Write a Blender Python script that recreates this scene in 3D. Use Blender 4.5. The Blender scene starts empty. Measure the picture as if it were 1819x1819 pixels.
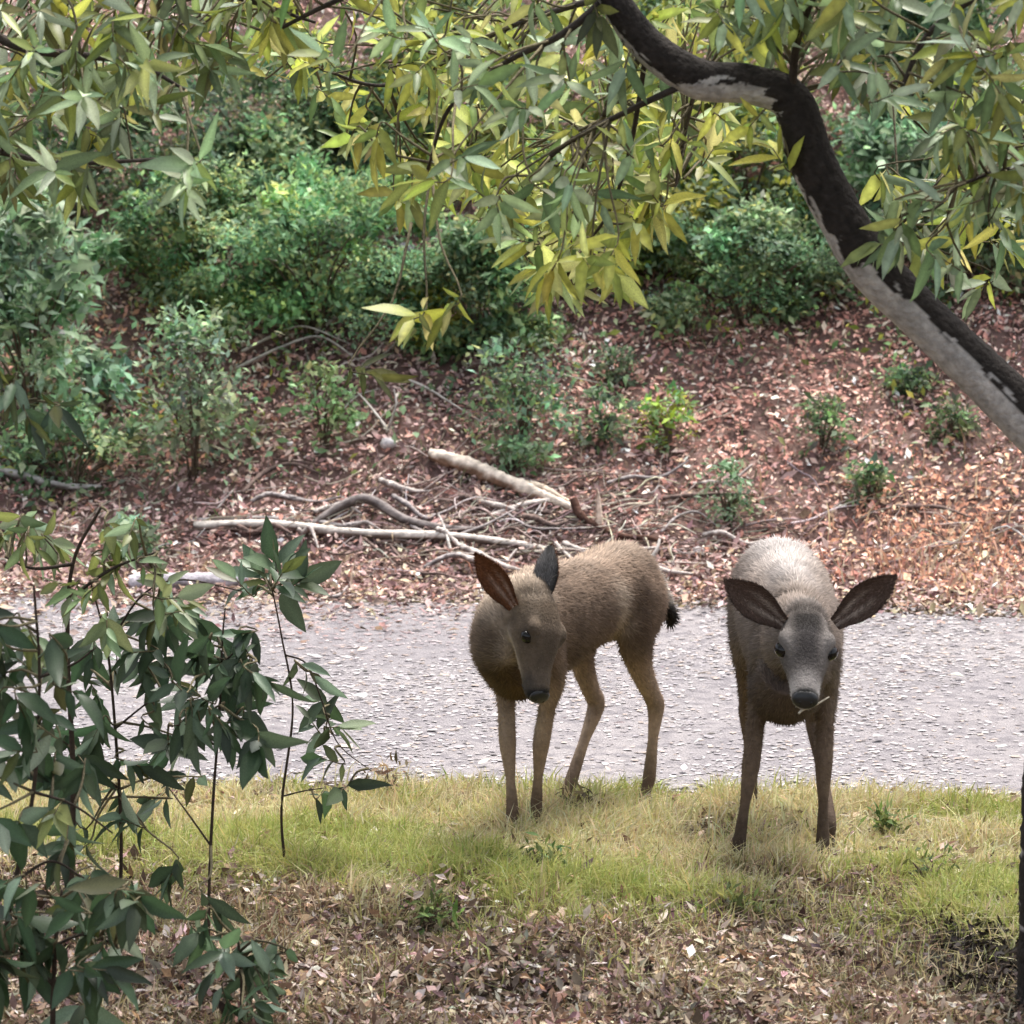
import bpy, math
import numpy as np
from mathutils import Vector, Matrix, kdtree

# ------------------------------------------------------------------ camera, sky, sun, exposure
scene = bpy.context.scene
CAM_H = 3.5
PITCH = math.radians(9.5)
FPX = 8510.0            # focal length in photo pixels (1819 px wide)
CX = 909.5
cd = bpy.data.cameras.new('camera')
cam = bpy.data.objects.new('camera', cd)
scene.collection.objects.link(cam)
cam.location = (0, 0, CAM_H)
cam.rotation_euler = (math.pi / 2 - PITCH, 0, 0)
cd.sensor_width = 36
cd.lens = 36 * FPX / 1819
cd.clip_start = 0.1
cd.clip_end = 600
cd.dof.use_dof = True
cd.dof.focus_distance = 14.9
cd.dof.aperture_fstop = 7.0
scene.camera = cam

SUN_EL, SUN_AZ = 66.0, 25.0      # azimuth measured from +Y (behind the deer) towards +X
w = bpy.data.worlds.new('World'); scene.world = w; w.use_nodes = True
nt = w.node_tree
sky = nt.nodes.new('ShaderNodeTexSky'); sky.sky_type = 'NISHITA'; sky.sun_disc = False
sky.sun_elevation = math.radians(SUN_EL); sky.sun_rotation = math.radians(SUN_AZ)
sky.air_density = 1.0; sky.dust_density = 4.0; sky.ozone_density = 0.6
bg = nt.nodes['Background']; bg.inputs[1].default_value = 0.12
hs_ = nt.nodes.new('ShaderNodeHueSaturation'); hs_.inputs['Saturation'].default_value = .4   # thin overcast
nt.links.new(sky.outputs[0], hs_.inputs['Color']); nt.links.new(hs_.outputs[0], bg.inputs[0])
sl = bpy.data.lights.new('sun', 'SUN'); sl.energy = 2.0; sl.angle = math.radians(15); sl.color = (1, .95, .88)
so = bpy.data.objects.new('sun', sl); scene.collection.objects.link(so)
e, a = math.radians(SUN_EL), math.radians(SUN_AZ)
sd = Vector((math.cos(e) * math.sin(a), math.cos(e) * math.cos(a), math.sin(e)))
so.rotation_euler = (-sd).to_track_quat('-Z', 'Y').to_euler(); so.location = (0, 15, 20)
vs = scene.view_settings
vs.view_transform = 'Standard'; vs.look = 'None'; vs.gamma = 1.0; vs.exposure = 1.5
vs.use_curve_mapping = False

rng = np.random.default_rng(11)
COL = scene.collection

# ------------------------------------------------------------------ helpers
def tag(o, label=None, cat=None, group=None, kind=None):
    if label: o['label'] = label
    if cat: o['category'] = cat
    if group: o['group'] = group
    if kind: o['kind'] = kind
    return o

def empty(name, loc, label, cat, group=None):
    o = bpy.data.objects.new(name, None); COL.objects.link(o)
    o.location = loc; o.empty_display_size = .1
    return tag(o, label, cat, group)

def link(name, me, parent=None, kind=None):
    o = bpy.data.objects.new(name, me); COL.objects.link(o)
    if parent is not None:
        o.parent = parent
        o.location = -Vector(parent.location)
    if kind: o['kind'] = kind
    return o

def mesh_np(name, V, F, col=None, mat=None, smooth=False):
    V = np.asarray(V, np.float32); F = np.asarray(F, np.int32)
    me = bpy.data.meshes.new(name)
    me.vertices.add(len(V)); me.vertices.foreach_set('co', V.ravel())
    k = F.shape[1]
    me.loops.add(F.size); me.loops.foreach_set('vertex_index', F.ravel())
    me.polygons.add(len(F))
    me.polygons.foreach_set('loop_start', np.arange(0, F.size, k, dtype=np.int32))
    me.polygons.foreach_set('loop_total', np.full(len(F), k, np.int32))
    if smooth: me.polygons.foreach_set('use_smooth', np.ones(len(F), bool))
    me.update(calc_edges=True)
    if col is not None:
        at = me.color_attributes.new('Col', 'FLOAT_COLOR', 'POINT')
        c = np.ones((len(V), 4), np.float32); c[:, :3] = np.clip(col, 0.002, 1)
        at.data.foreach_set('color', c.ravel())
    if mat: me.materials.append(mat)
    return me

def nrm(v):
    v = np.asarray(v, float)
    return v / np.maximum(np.linalg.norm(v, axis=-1, keepdims=True), 1e-9)

_tab = np.random.default_rng(5).random((256, 256))
def vnoise(x, y, s=0):
    x = np.asarray(x, float) + s * 17.31; y = np.asarray(y, float) + s * 9.77
    xi = np.floor(x).astype(int); yi = np.floor(y).astype(int)
    fx = x - xi; fy = y - yi
    fx = fx * fx * (3 - 2 * fx); fy = fy * fy * (3 - 2 * fy)
    T = lambda i, j: _tab[i % 256, j % 256]
    return (T(xi, yi) * (1 - fx) + T(xi + 1, yi) * fx) * (1 - fy) + (T(xi, yi + 1) * (1 - fx) + T(xi + 1, yi + 1) * fx) * fy

def fbm(x, y, s=0, o=4):
    r = 0; amp = .5; f = 1.
    for i in range(o):
        r = r + amp * vnoise(np.asarray(x) * f, np.asarray(y) * f, s + i); amp *= .5; f *= 2.03
    return r          # about 0..1, mean .47

def sstep(a, b, x):
    t = np.clip((np.asarray(x, float) - a) / (b - a), 0, 1); return t * t * (3 - 2 * t)

# road edges as functions of x (they run slightly askew)
def road_near(x): return 15.30 - .11 * np.asarray(x) + .16 * (fbm(np.asarray(x) * 1.3, 3.3, 4) - .47)
def road_far(x):  return 18.80 - .11 * np.asarray(x) + .25 * (fbm(np.asarray(x) * 1.1, 8.3, 6) - .47)

def H(x, y):
    x = np.asarray(x, float); y = np.asarray(y, float)
    z = 1.9 * (sstep(0, 1, (11.8 - y) / 11.8)) ** 1.2
    d = y - (18.85 - .11 * x)
    dd = np.maximum(d, 0)
    z = z + .62 * (dd - .35 * (1 - np.exp(-dd / .35))) / (1 + np.maximum(dd - 16, 0) * .03)
    z = z + .22 * sstep(0.2, 2.5, d) * (fbm(x * .7 + 3, y * .7, 2) - .47) * 2 * sstep(60, 20, y)
    z = z + .05 * sstep(0., .6, d) * (fbm(x * 4, y * 4, 9) - .47) * 2
    near = sstep(15.1, 14.4, y + .11 * x)
    z = z + near * (.05 + .06 * sstep(14.2, 13.4, y)) * (fbm(x * 1.9, y * 1.9, 3) - .47) * 2 * sstep(6, 9, y) + near * .012
    return z

def ray(px, py):
    u = np.array([0, math.sin(PITCH), math.cos(PITCH)]); f = np.array([0, math.cos(PITCH), -math.sin(PITCH)])
    return f * FPX + np.array([1., 0, 0]) * (px - CX) - u * (py - CX)

def at_y(px, py, Y):
    d = ray(px, py); t = Y / d[1]
    return np.array([d[0] * t, Y, CAM_H + d[2] * t])

def hit(px, py):
    d = ray(px, py); ys = np.linspace(8, 45, 4000); t = ys / d[1]
    X = d[0] * t; Z = CAM_H + d[2] * t
    below = np.nonzero(Z <= H(X, ys))[0]
    i = below[0] if len(below) else -1
    return np.array([X[i], ys[i], float(H(X[i], ys[i]))])

def ppm(Y): return FPX / (Y * 1.015)      # photo pixels per metre at depth Y

# ------------------------------------------------------------------ materials
def mat_col(name, rough=.7, spec=.3, transl=0., noise=0., nscale=60, bump=0., bscale=80, sheen=0., bdist=.01):
    m = bpy.data.materials.new(name); m.use_nodes = True
    t = m.node_tree; b = t.nodes['Principled BSDF']; out = t.nodes['Material Output']
    at = t.nodes.new('ShaderNodeAttribute'); at.attribute_name = 'Col'
    src = at.outputs['Color']
    tc = t.nodes.new('ShaderNodeTexCoord')
    if noise:
        n = t.nodes.new('ShaderNodeTexNoise'); n.inputs['Scale'].default_value = nscale; n.inputs['Detail'].default_value = 5
        t.links.new(tc.outputs['Object'], n.inputs['Vector'])
        mr = t.nodes.new('ShaderNodeMapRange'); mr.inputs['From Min'].default_value = .25; mr.inputs['From Max'].default_value = .75
        mr.inputs['To Min'].default_value = 1 - noise; mr.inputs['To Max'].default_value = 1 + noise
        t.links.new(n.outputs['Fac'], mr.inputs['Value'])
        vm = t.nodes.new('ShaderNodeVectorMath'); vm.operation = 'SCALE'
        t.links.new(src, vm.inputs[0]); t.links.new(mr.outputs[0], vm.inputs['Scale']); src = vm.outputs[0]
    t.links.new(src, b.inputs['Base Color'])
    b.inputs['Roughness'].default_value = rough; b.inputs['Specular IOR Level'].default_value = spec
    if sheen: b.inputs['Sheen Weight'].default_value = sheen; b.inputs['Sheen Roughness'].default_value = .5
    if bump:
        n2 = t.nodes.new('ShaderNodeTexNoise'); n2.inputs['Scale'].default_value = bscale; n2.inputs['Detail'].default_value = 6
        t.links.new(tc.outputs['Object'], n2.inputs['Vector'])
        bp = t.nodes.new('ShaderNodeBump'); bp.inputs['Strength'].default_value = bump; bp.inputs['Distance'].default_value = bdist
        t.links.new(n2.outputs['Fac'], bp.inputs['Height']); t.links.new(bp.outputs[0], b.inputs['Normal'])
    if transl:
        tr = t.nodes.new('ShaderNodeBsdfTranslucent'); t.links.new(src, tr.inputs['Color'])
        mx = t.nodes.new('ShaderNodeMixShader'); mx.inputs[0].default_value = transl
        t.links.new(b.outputs[0], mx.inputs[1]); t.links.new(tr.outputs[0], mx.inputs[2]); t.links.new(mx.outputs[0], out.inputs['Surface'])
    return m

M_LEAF = mat_col('glossy_leaf', .45, .45, .40, .30, 45)
M_SHRUB = mat_col('soft_leaf', .6, .3, .45, .2, 60)
M_LITTER = mat_col('dry_leaf', .8, .2, .08, .25, 90)
M_GRASS = mat_col('grass_blade', .6, .3, .3)
M_BARK = mat_col('bark', .85, .2, 0, .35, 45, .8, 70)
M_FUR = mat_col('fur', .85, .1, 0, .22, 55, .5, 120)
M_STRAND = mat_col('fur_strand', .7, .2, 0)
M_WOOD = mat_col('weathered_wood', .8, .2, 0, .4, 35, .7, 60)

def mat_ground(name, c1, c2, c3, scale=6., bump=.6):
    m = bpy.data.materials.new(name); m.use_nodes = True
    t = m.node_tree; b = t.nodes['Principled BSDF']
    geo = t.nodes.new('ShaderNodeNewGeometry')
    def nz(s, d=6):
        n = t.nodes.new('ShaderNodeTexNoise'); n.inputs['Scale'].default_value = s; n.inputs['Detail'].default_value = d
        t.links.new(geo.outputs['Position'], n.inputs['Vector']); return n
    n1, n2, n3 = nz(1.1), nz(scale), nz(scale * 7)
    r = t.nodes.new('ShaderNodeValToRGB'); r.color_ramp.elements[0].position = .38; r.color_ramp.elements[1].position = .62
    r.color_ramp.elements[0].color = (*c1, 1); r.color_ramp.elements[1].color = (*c2, 1)
    t.links.new(n1.outputs['Fac'], r.inputs[0])
    mx = t.nodes.new('ShaderNodeMix'); mx.data_type = 'RGBA'
    r2 = t.nodes.new('ShaderNodeValToRGB'); r2.color_ramp.elements[0].position = .45; r2.color_ramp.elements[1].position = .65
    t.links.new(n2.outputs['Fac'], r2.inputs[0]); t.links.new(r2.outputs[0], mx.inputs[0])
    t.links.new(r.outputs[0], mx.inputs[6]); mx.inputs[7].default_value = (*c3, 1)
    t.links.new(mx.outputs[2], b.inputs['Base Color'])
    b.inputs['Roughness'].default_value = .95; b.inputs['Specular IOR Level'].default_value = .15
    ad = t.nodes.new('ShaderNodeMath'); t.links.new(n2.outputs['Fac'], ad.inputs[0]); t.links.new(n3.outputs['Fac'], ad.inputs[1])
    bp = t.nodes.new('ShaderNodeBump'); bp.inputs['Strength'].default_value = bump; bp.inputs['Distance'].default_value = .03
    t.links.new(ad.outputs[0], bp.inputs['Height']); t.links.new(bp.outputs[0], b.inputs['Normal'])
    return m

# ------------------------------------------------------------------ terrain
def grid_mesh(name, xs, ys, mat, zoff=0., yfun=None):
    X, Y = np.meshgrid(xs, ys); T = Y.copy()
    if yfun is not None: Y = yfun(X, Y)
    if yfun is not None: zoff = -.03 + (zoff + .03) * sstep(0, .07, T) * sstep(1, .93, T)
    V = np.stack([X, Y, H(X, Y) + zoff], -1).reshape(-1, 3)
    ny, nx = X.shape
    i = np.arange(ny * nx).reshape(ny, nx)
    F = np.stack([i[:-1, :-1], i[:-1, 1:], i[1:, 1:], i[1:, :-1]], -1).reshape(-1, 4)
    return mesh_np(name, V, F, None, mat, True)

def spaced(lo, a, b, hi, fine, n):
    l = a - np.geomspace(.2, a - lo, n)[::-1]; r = b + np.geomspace(.2, hi - b, n)
    return np.concatenate([l, np.arange(a, b + 1e-6, fine), r])

xs = spaced(-150, -4, 4, 150, .05, 26)
ground = link('ground', grid_mesh('ground', xs, np.concatenate([np.geomspace(.3, 60, 20)[::-1] * -1, np.linspace(0, 11.8, 60), np.arange(11.9, 18.8, .06), [18.8]]),
              mat_ground('soil', (.075, .055, .038), (.12, .095, .05), (.05, .036, .026))), kind='structure')
ys2 = np.concatenate([np.arange(18.8, 26.5, .05), 26.5 + np.geomspace(.1, 130, 40)])
hill = link('hillside', grid_mesh('hillside', xs, ys2,
            mat_ground('hill_soil', (.15, .09, .078), (.19, .125, .105), (.09, .055, .048))), kind='structure')

# road: pale worn gravel sheet, 8 mm above the soil
def road_y(X, T): return road_near(X) * (1 - T) + road_far(X) * T
rxs = spaced(-150, -4, 4, 150, .05, 20)
road = link('road', grid_mesh('road', rxs, np.linspace(0, 1, 60), mat_ground('gravel', (.27, .25, .26), (.33, .303, .305), (.20, .185, .197), 16., .7), .014, road_y), kind='structure')

# ------------------------------------------------------------------ leaf batches
def leaf_batch(P, D, N, L, W, fold=.25, bend=.2, detail=1):
    """P base points, D directions, N face normals -> V, F (triangles), verts per leaf."""
    P = np.asarray(P, float); n = len(P); D = nrm(D); S = nrm(np.cross(D, N)); N = np.cross(S, D)
    L = np.broadcast_to(L, n)[:, None]; W = np.broadcast_to(W, n)[:, None]
    fold = np.broadcast_to(fold, n)[:, None]; bend = np.broadcast_to(bend, n)[:, None]
    def pt(t, s, wd):
        return P + D * L * t + S * (W * wd * s) + N * (L * bend * (-(t * t)) + abs(s) * W * fold * wd)
    if detail == 0:       # 4 triangles
        V = np.stack([pt(0, 0, 0), pt(.45, 1, .5), pt(.45, 0, 0), pt(.45, -1, .5), pt(1, 0, 0)], 1)
        F0 = np.array([[0, 1, 2], [0, 2, 3], [1, 4, 2], [2, 4, 3]])
    else:
        st = [(.12, .24), (.33, .49), (.6, .42), (.84, .2)] if detail == 2 else [(.25, .44), (.65, .40)]
        pts = [pt(0, 0, 0)]
        for t, wd in st: pts += [pt(t, 1, wd), pt(t, 0, 0), pt(t, -1, wd)]
        pts.append(pt(1, 0, 0)); V = np.stack(pts, 1)
        F = [[0, 1, 2], [0, 2, 3]]
        for k in range(len(st) - 1):
            a0 = 1 + 3 * k; b0 = a0 + 3
            F += [[a0, b0, b0 + 1], [a0, b0 + 1, a0 + 1], [a0 + 1, b0 + 1, b0 + 2], [a0 + 1, b0 + 2, a0 + 2]]
        a0 = 1 + 3 * (len(st) - 1); tip = a0 + 3
        F += [[a0, tip, a0 + 1], [a0 + 1, tip, a0 + 2]]; F0 = np.array(F)
    k = V.shape[1]
    F = (F0[None] + (np.arange(n) * k)[:, None, None]).reshape(-1, 3)
    return V.reshape(-1, 3), F, k

def leafcol(pal, n, var=.25, r=rng):
    pal = np.asarray(pal); c = pal[r.integers(0, len(pal), n)]
    return c * (1 + var * r.normal(size=(n, 1)).clip(-1.8, 2.2)) * (1 + .06 * r.normal(size=(n, 3)))

def rand_dirs(n, r=rng): return nrm(r.normal(size=(n, 3)))

# tubes ---------------------------------------------------------------------------
def catmull(pts, n):
    pts = np.asarray(pts, float)
    if len(pts) == 2: return pts[0] + (pts[1] - pts[0]) * np.linspace(0, 1, n)[:, None]
    p = np.vstack([2 * pts[0] - pts[1], pts, 2 * pts[-1] - pts[-2]])
    t = np.linspace(0, len(pts) - 1 - 1e-9, n); i = t.astype(int); f = (t - i)[:, None]
    p0, p1, p2, p3 = p[i], p[i + 1], p[i + 2], p[i + 3]
    return .5 * ((2 * p1) + (-p0 + p2) * f + (2 * p0 - 5 * p1 + 4 * p2 - p3) * f ** 2 + (-p0 + 3 * p1 - 3 * p2 + p3) * f ** 3)

def tube(path, ra, rb=None, up=(0, 0, 1), seg=8, n=None, cap=True):
    """loft of ellipses: ra along the side axis, rb along the up axis. quads (caps = degenerate fans as quads)."""
    path = np.asarray(path, float); n = n or (len(path) - 1) * 4 + 1
    ra = np.broadcast_to(np.asarray(ra, float), len(path)); rb = ra if rb is None else np.broadcast_to(np.asarray(rb, float), len(path))
    C = catmull(path, n); tt = np.linspace(0, len(path) - 1, n)
    A = np.interp(tt, np.arange(len(path)), ra); B = np.interp(tt, np.arange(len(path)), rb)
    T = nrm(np.gradient(C, axis=0)); up = np.broadcast_to(np.asarray(up, float), C.shape)
    S = np.cross(T, up); bad = np.linalg.norm(S, axis=1) < .05
    S[bad] = np.cross(T[bad], np.array([0.31, .9, .2])); S = nrm(S); U = np.cross(S, T)
    th = np.linspace(0, 2 * np.pi, seg, endpoint=False)
    V = C[:, None] + S[:, None] * (A[:, None, None] * np.cos(th)[None, :, None]) + U[:, None] * (B[:, None, None] * np.sin(th)[None, :, None])
    i = np.arange(n * seg).reshape(n, seg); j = np.roll(i, -1, 1)
    F = np.stack([i[:-1], j[:-1], j[1:], i[1:]], -1).reshape(-1, 4)
    V = V.reshape(-1, 3)
    if cap:
        V = np.vstack([V, C[0], C[-1]]); a0, a1 = len(V) - 2, len(V) - 1
        h = seg // 2
        c0 = [[a0, i[0][(2 * k + 2) % seg], i[0][2 * k + 1], i[0][2 * k]] for k in range(h)]
        c1 = [[a1, i[-1][2 * k], i[-1][2 * k + 1], i[-1][(2 * k + 2) % seg]] for k in range(h)]
        F = np.vstack([F, c0, c1])
    return V, F

class Batch:
    def __init__(s): s.V = []; s.F = []; s.C = []; s.n = 0
    def add(s, V, F, C):
        V = np.asarray(V); C = np.broadcast_to(np.asarray(C, float), (len(V), 3))
        s.V.append(V); s.F.append(np.asarray(F) + s.n); s.C.append(C); s.n += len(V)
    def mesh(s, name, mat, smooth=False): return mesh_np(name, np.vstack(s.V), np.vstack(s.F), np.vstack(s.C), mat, smooth)

# ------------------------------------------------------------------ the deer
def deer(name, label, origin, head_ang, spec):
    """origin on the ground under the barrel; body frame x forward, y left, z up."""
    ca, sa = math.cos(head_ang), math.sin(head_ang)
    R = np.array([[ca, -sa, 0], [sa, ca, 0], [0, 0, 1]])           # body -> world axes
    SC_ = spec.get('scale', 1.)
    toB = lambda v: R.T @ np.asarray(v, float) / SC_                # world offset -> body
    src = []                                                        # (V, F, col, hairlen)
    def add(V, F, colfun, hair):
        c = colfun(V) if callable(colfun) else np.broadcast_to(colfun, V.shape)
        h = hair(V) if callable(hair) else np.full(len(V), hair)
        src.append((V, F, c, h))
    pal = spec['pal']; base, dark, pale, leg, belly = [np.array(pal[k]) for k in ('base', 'dark', 'pale', 'leg', 'belly')]
    mixc = lambda a, b, t: a + (b - a) * np.asarray(t)[:, None]
    # torso
    T = np.array([(-.445, .735, .03, .05), (-.42, .725, .075, .10), (-.36, .715, .115, .145), (-.26, .715, .132, .152), (-.12, .712, .126, .138),
                  (.02, .692, .130, .150), (.16, .672, .128, .168), (.27, .668, .116, .174), (.35, .668, .094, .152), (.41, .672, .066, .105), (.445, .672, .03, .05)])
    V, F = tube(np.stack([T[:, 0], 0 * T[:, 0], T[:, 1]], 1), T[:, 2] * spec.get('bw', 1), T[:, 3], seg=28, n=60)
    def ctorso(V):
        c = mixc(base, belly, sstep(.60, .50, V[:, 2]))
        c = mixc(c, pale, spec['backpale'] * sstep(.80, .87, V[:, 2]))
        fl = np.exp(-(((V[:, 0] + .13 - .25 * (V[:, 2] - .65)) / .035) ** 2)) * sstep(.52, .6, V[:, 2]) * sstep(.82, .74, V[:, 2])
        c = mixc(c, pale, .9 * spec['flank'] * fl)
        rump = sstep(-.40, -.44, V[:, 0]) * sstep(.60, .66, V[:, 2])
        c = mixc(c, np.array((.45, .42, .38)), .7 * rump)
        chest = sstep(.33, .43, V[:, 0]) * sstep(.68, .56, V[:, 2])
        return mixc(c, dark, .5 * chest)
    add(V, F, ctorso, lambda V: np.full(len(V), .022))
    V, F = tube([(-.16, 0, .765), (0, 0, .765), (.14, 0, .775), (.26, 0, .775), (.33, 0, .75)], [.05, .065, .065, .06, .04], [.085, .088, .09, .09, .06], seg=16, n=24)
    add(V, F, ctorso, .022)
    # legs
    def cleg(V):
        c = mixc(leg, base, sstep(.42, .60, V[:, 2]))
        c = mixc(dark * .75 + leg * .25, c, sstep(.05, .26, V[:, 2]))
        th = np.exp(-(((V[:, 0] + .215) / .045) ** 2)) * sstep(.55, .62, V[:, 2]) * sstep(.80, .72, V[:, 2])
        c = mixc(c, dark, .8 * spec['flank'] * th)
        inner = sstep(.075, .03, np.abs(V[:, 1])) * sstep(.30, .4, V[:, 2]) * sstep(.62, .5, V[:, 2])
        return mixc(c, pale, .5 * inner)
    hl = lambda V: .006 + .012 * sstep(.25, .55, V[:, 2])
    for s, key in ((1, 'fl'), (-1, 'fr')):
        fx, fy, fz = spec[key]            # foot offset from its neutral stand: forward, left, up
        y = .088 * s
        k = lambda x, yy, z, q: (x + fx * q, yy + fy * q, z + fz * q)
        P = [(.26, y * .75, .76), (.285, y * .95, .655), (.255, y * 1.02, .53), k(.262, y, .43, .3), k(.272, y * .96, .315, .55),
             k(.27, y * .95, .20, .8), k(.27, y * .95, .095, 1), k(.29, y * .95, .055, 1), k(.305, y * .95, .025, 1)]
        V, F = tube(P, [.030, .046, .036, .0245, .0265, .0140, .0205, .0165, .020], [.07, .082, .048, .032, .030, .0165, .024, .018, .023], up=(1, 0, .01), seg=16, n=56)
        add(V, F, cleg, hl)
    for s, key in ((1, 'hl'), (-1, 'hr')):
        fx, fy, fz = spec[key]; y = .092 * s
        k = lambda x, yy, z, q: (x + fx * q, yy + fy * q, z + fz * q)
        P = [(-.31, y * .55, .79), (-.29, y * .85, .70), k(-.235, y * 1.08, .585, .05), k(-.27, y * 1.05, .475, .2), k(-.345, y, .375, .34), k(-.378, y * .98, .325, .38),
             k(-.365, y * .97, .225, .68), k(-.345, y * .97, .10, 1), k(-.325, y * .97, .058, 1), k(-.312, y * .97, .025, 1)]
        V, F = tube(P, [.05, .066, .050, .032, .024, .026, .0155, .021, .0170, .020], [.10, .128, .088, .046, .034, .036, .020, .025, .019, .023], up=(1, 0, .01), seg=16, n=60)
        add(V, F, cleg, hl)
        V, F = tube([k(-.34, y, .43, .28), k(-.378, y, .375, .36), k(-.398, y, .345, .38), k(-.388, y, .315, .4)], [.008, .011, .014, .010], seg=10, n=14)
        add(V, F, cleg, .008)
    # tail
    tl = spec['tail']
    P = [(-.415, 0, .80), (-.455, .0, .77), (-.475, tl * .4, .70), (-.475, tl, .61), (-.468, tl, .575)]
    V, F = tube(P, [.03, .034, .028, .022, .008], seg=12, n=26)
    add(V, F, lambda V: mixc(np.array((.02, .016, .014)), mixc(base, np.array((.5, .47, .43)), sstep(.80, .74, V[:, 2]) * .5), sstep(.63, .68, V[:, 2])), .022)
    # head frame (body coords)
    f = nrm(toB(spec['hfwd'])); d = toB(spec['hdor']); d = nrm(d - f * (d @ f)); r = np.cross(f, d)
    poll = toB(spec['poll']); HS = spec.get('hs', 1.)
    hp = lambda x, y, z: poll + (f * x + r * (-y) + d * z) * HS      # y = deer's left
    Hs = np.array([(-.06, -.045, .030, .035), (-.03, -.045, .058, .058), (.02, -.046, .070, .066), (.065, -.053, .073, .072), (.105, -.062, .063, .064),
                   (.145, -.070, .050, .053), (.180, -.075, .042, .044), (.215, -.079, .038, .039), (.240, -.081, .036, .034), (.256, -.082, .022, .022)])
    V, F = tube([hp(x, 0, z) for x, z in Hs[:, :2]], Hs[:, 2] * HS, Hs[:, 3] * HS, up=d, seg=24, n=48)
    def hcoord(V):
        q = V - poll; return (q @ f) / HS, -(q @ r) / HS, (q @ d) / HS
    fc = {k: np.array(v) for k, v in spec['face'].items()}
    def chead(V):
        x, y, z = hcoord(V)
        c = np.repeat(fc['base'][None], len(V), 0)
        c = mixc(c, fc['crown'], sstep(.085, .055, x) * sstep(.050, .030, np.abs(y)) * sstep(-.05, -.02, z))
        c = mixc(c, fc['stripe'], sstep(.045, .018, np.abs(y)) * sstep(.03, .07, x) * sstep(.21, .13, x) * sstep(-.07, -.045, z) * .85)
        c = mixc(c, fc['muzzle'], sstep(.16, .20, x) * (.35 + .65 * sstep(-.05, -.07, z)))
        c = mixc(c, fc.get('jaw', fc['muzzle']), .8 * sstep(-.088, -.108, z) * sstep(.02, .06, x) * sstep(.20, .15, x))
        ring = np.exp(-(((x - .078) / .030) ** 2 + ((z + .026) / .028) ** 2)) * sstep(.03, .05, np.abs(y))
        c = mixc(c, fc['eyering'], .8 * ring)
        c = mixc(c, fc['dark'], sstep(.226, .24, x) * sstep(-.098, -.088, z))
        return c
    add(V, F, chead, .007)
    for s in (1, -1):      # brow ridges and cheeks
        V, F = tube([hp(.035, .046 * s, -.014), hp(.072, .060 * s, -.012), hp(.105, .048 * s, -.028)], np.array([.014, .020, .012]) * HS, seg=10, n=10)
        add(V, F, chead, .006)
        V, F = tube([hp(.0, .030 * s, -.085), hp(.05, .040 * s, -.092), hp(.10, .028 * s, -.095)], np.array([.018, .028, .018]) * HS, seg=10, n=10)
        add(V, F, chead, .008)
    # neck
    nb = np.array((.24, 0, .70)); ne = hp(-.0, 0, -.05); nm = [toB(q) for q in spec['neck']]
    P = [nb, np.array((.35, 0, .70))] + nm + [hp(-.045, 0, -.05), ne]
    k = len(P)
    ra = np.interp(np.linspace(0, 1, k), [0, .25, .55, .8, 1], [.11, .098, .076, .060, .034])
    rb = np.interp(np.linspace(0, 1, k), [0, .25, .55, .8, 1], [.155, .140, .098, .070, .036])
    V, F = tube(P, ra, rb, up=(0, 0, 1), seg=22, n=44)
    def cneck(V):
        c = mixc(mixc(base, fc['base'], .6 * sstep(.4, .55, V[:, 0])), spec['throat'], .85 * sstep(.68, .58, V[:, 2]))  # lower neck darkened: throat shadow painted into the fur colour
        c = mixc(c, pale, spec.get('napepale', .0) * sstep(.72, .80, V[:, 2]))  # upper neck painted paler to break up its even shading
        dj = np.linalg.norm(V - hp(.09, 0, -.135), axis=1)
        return mixc(c, pale * 1.1, spec.get('throatpatch', .5) * sstep(.065, .035, dj))
    add(V, F, spec.get('neckcol') and (lambda V: np.repeat(np.array(spec['neckcol'])[None], len(V), 0)) or cneck, .020)

    if 'chest' in spec:
        for C_, r_ in spec['chest']:
            V, F = tube([toB(q_) for q_ in C_], r_, seg=18, n=24); add(V, F, cneck, .018)
    # continuous skin by voxel remesh
    Vs = np.vstack([s[0] for s in src]); off = np.cumsum([0] + [len(s[0]) for s in src[:-1]])
    Fs = np.vstack([s[1] + o for s, o in zip(src, off)])
    Cs = np.vstack([s[2] for s in src]); Hl = np.concatenate([s[3] for s in src])
    tmp = bpy.data.objects.new('tmp', mesh_np('tmp', Vs, Fs)); COL.objects.link(tmp)
    md = tmp.modifiers.new('r', 'REMESH'); md.mode = 'VOXEL'; md.voxel_size = .0065
    ms = tmp.modifiers.new('s', 'SMOOTH'); ms.factor = .5; ms.iterations = 5
    dg = bpy.context.evaluated_depsgraph_get()
    me0 = bpy.data.meshes.new_from_object(tmp.evaluated_get(dg))
    bpy.data.objects.remove(tmp)
    nv = len(me0.vertices); BV = np.empty(nv * 3, np.float32); me0.vertices.foreach_get('co', BV); BV = BV.reshape(-1, 3).astype(float)
    BN = np.empty(nv * 3, np.float32); me0.vertices.foreach_get('normal', BN); BN = BN.reshape(-1, 3)
    BF = np.array([list(p.vertices) + ([p.vertices[0]] if len(p.vertices) == 3 else []) for p in me0.polygons])[:, :4]
    bpy.data.meshes.remove(me0)
    kd = kdtree.KDTree(len(Vs))
    for i, v in enumerate(Vs): kd.insert(v, i)
    kd.balance()
    BC = np.empty((nv, 3)); BH = np.empty(nv)
    for i in range(nv):
        q = kd.find_n(BV[i], 7); wt = np.array([1 / (.004 + x[2]) for x in q]); wt /= wt.sum(); idx = [x[1] for x in q]
        BC[i] = wt @ Cs[idx]; BH[i] = wt @ Hl[idx]
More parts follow.
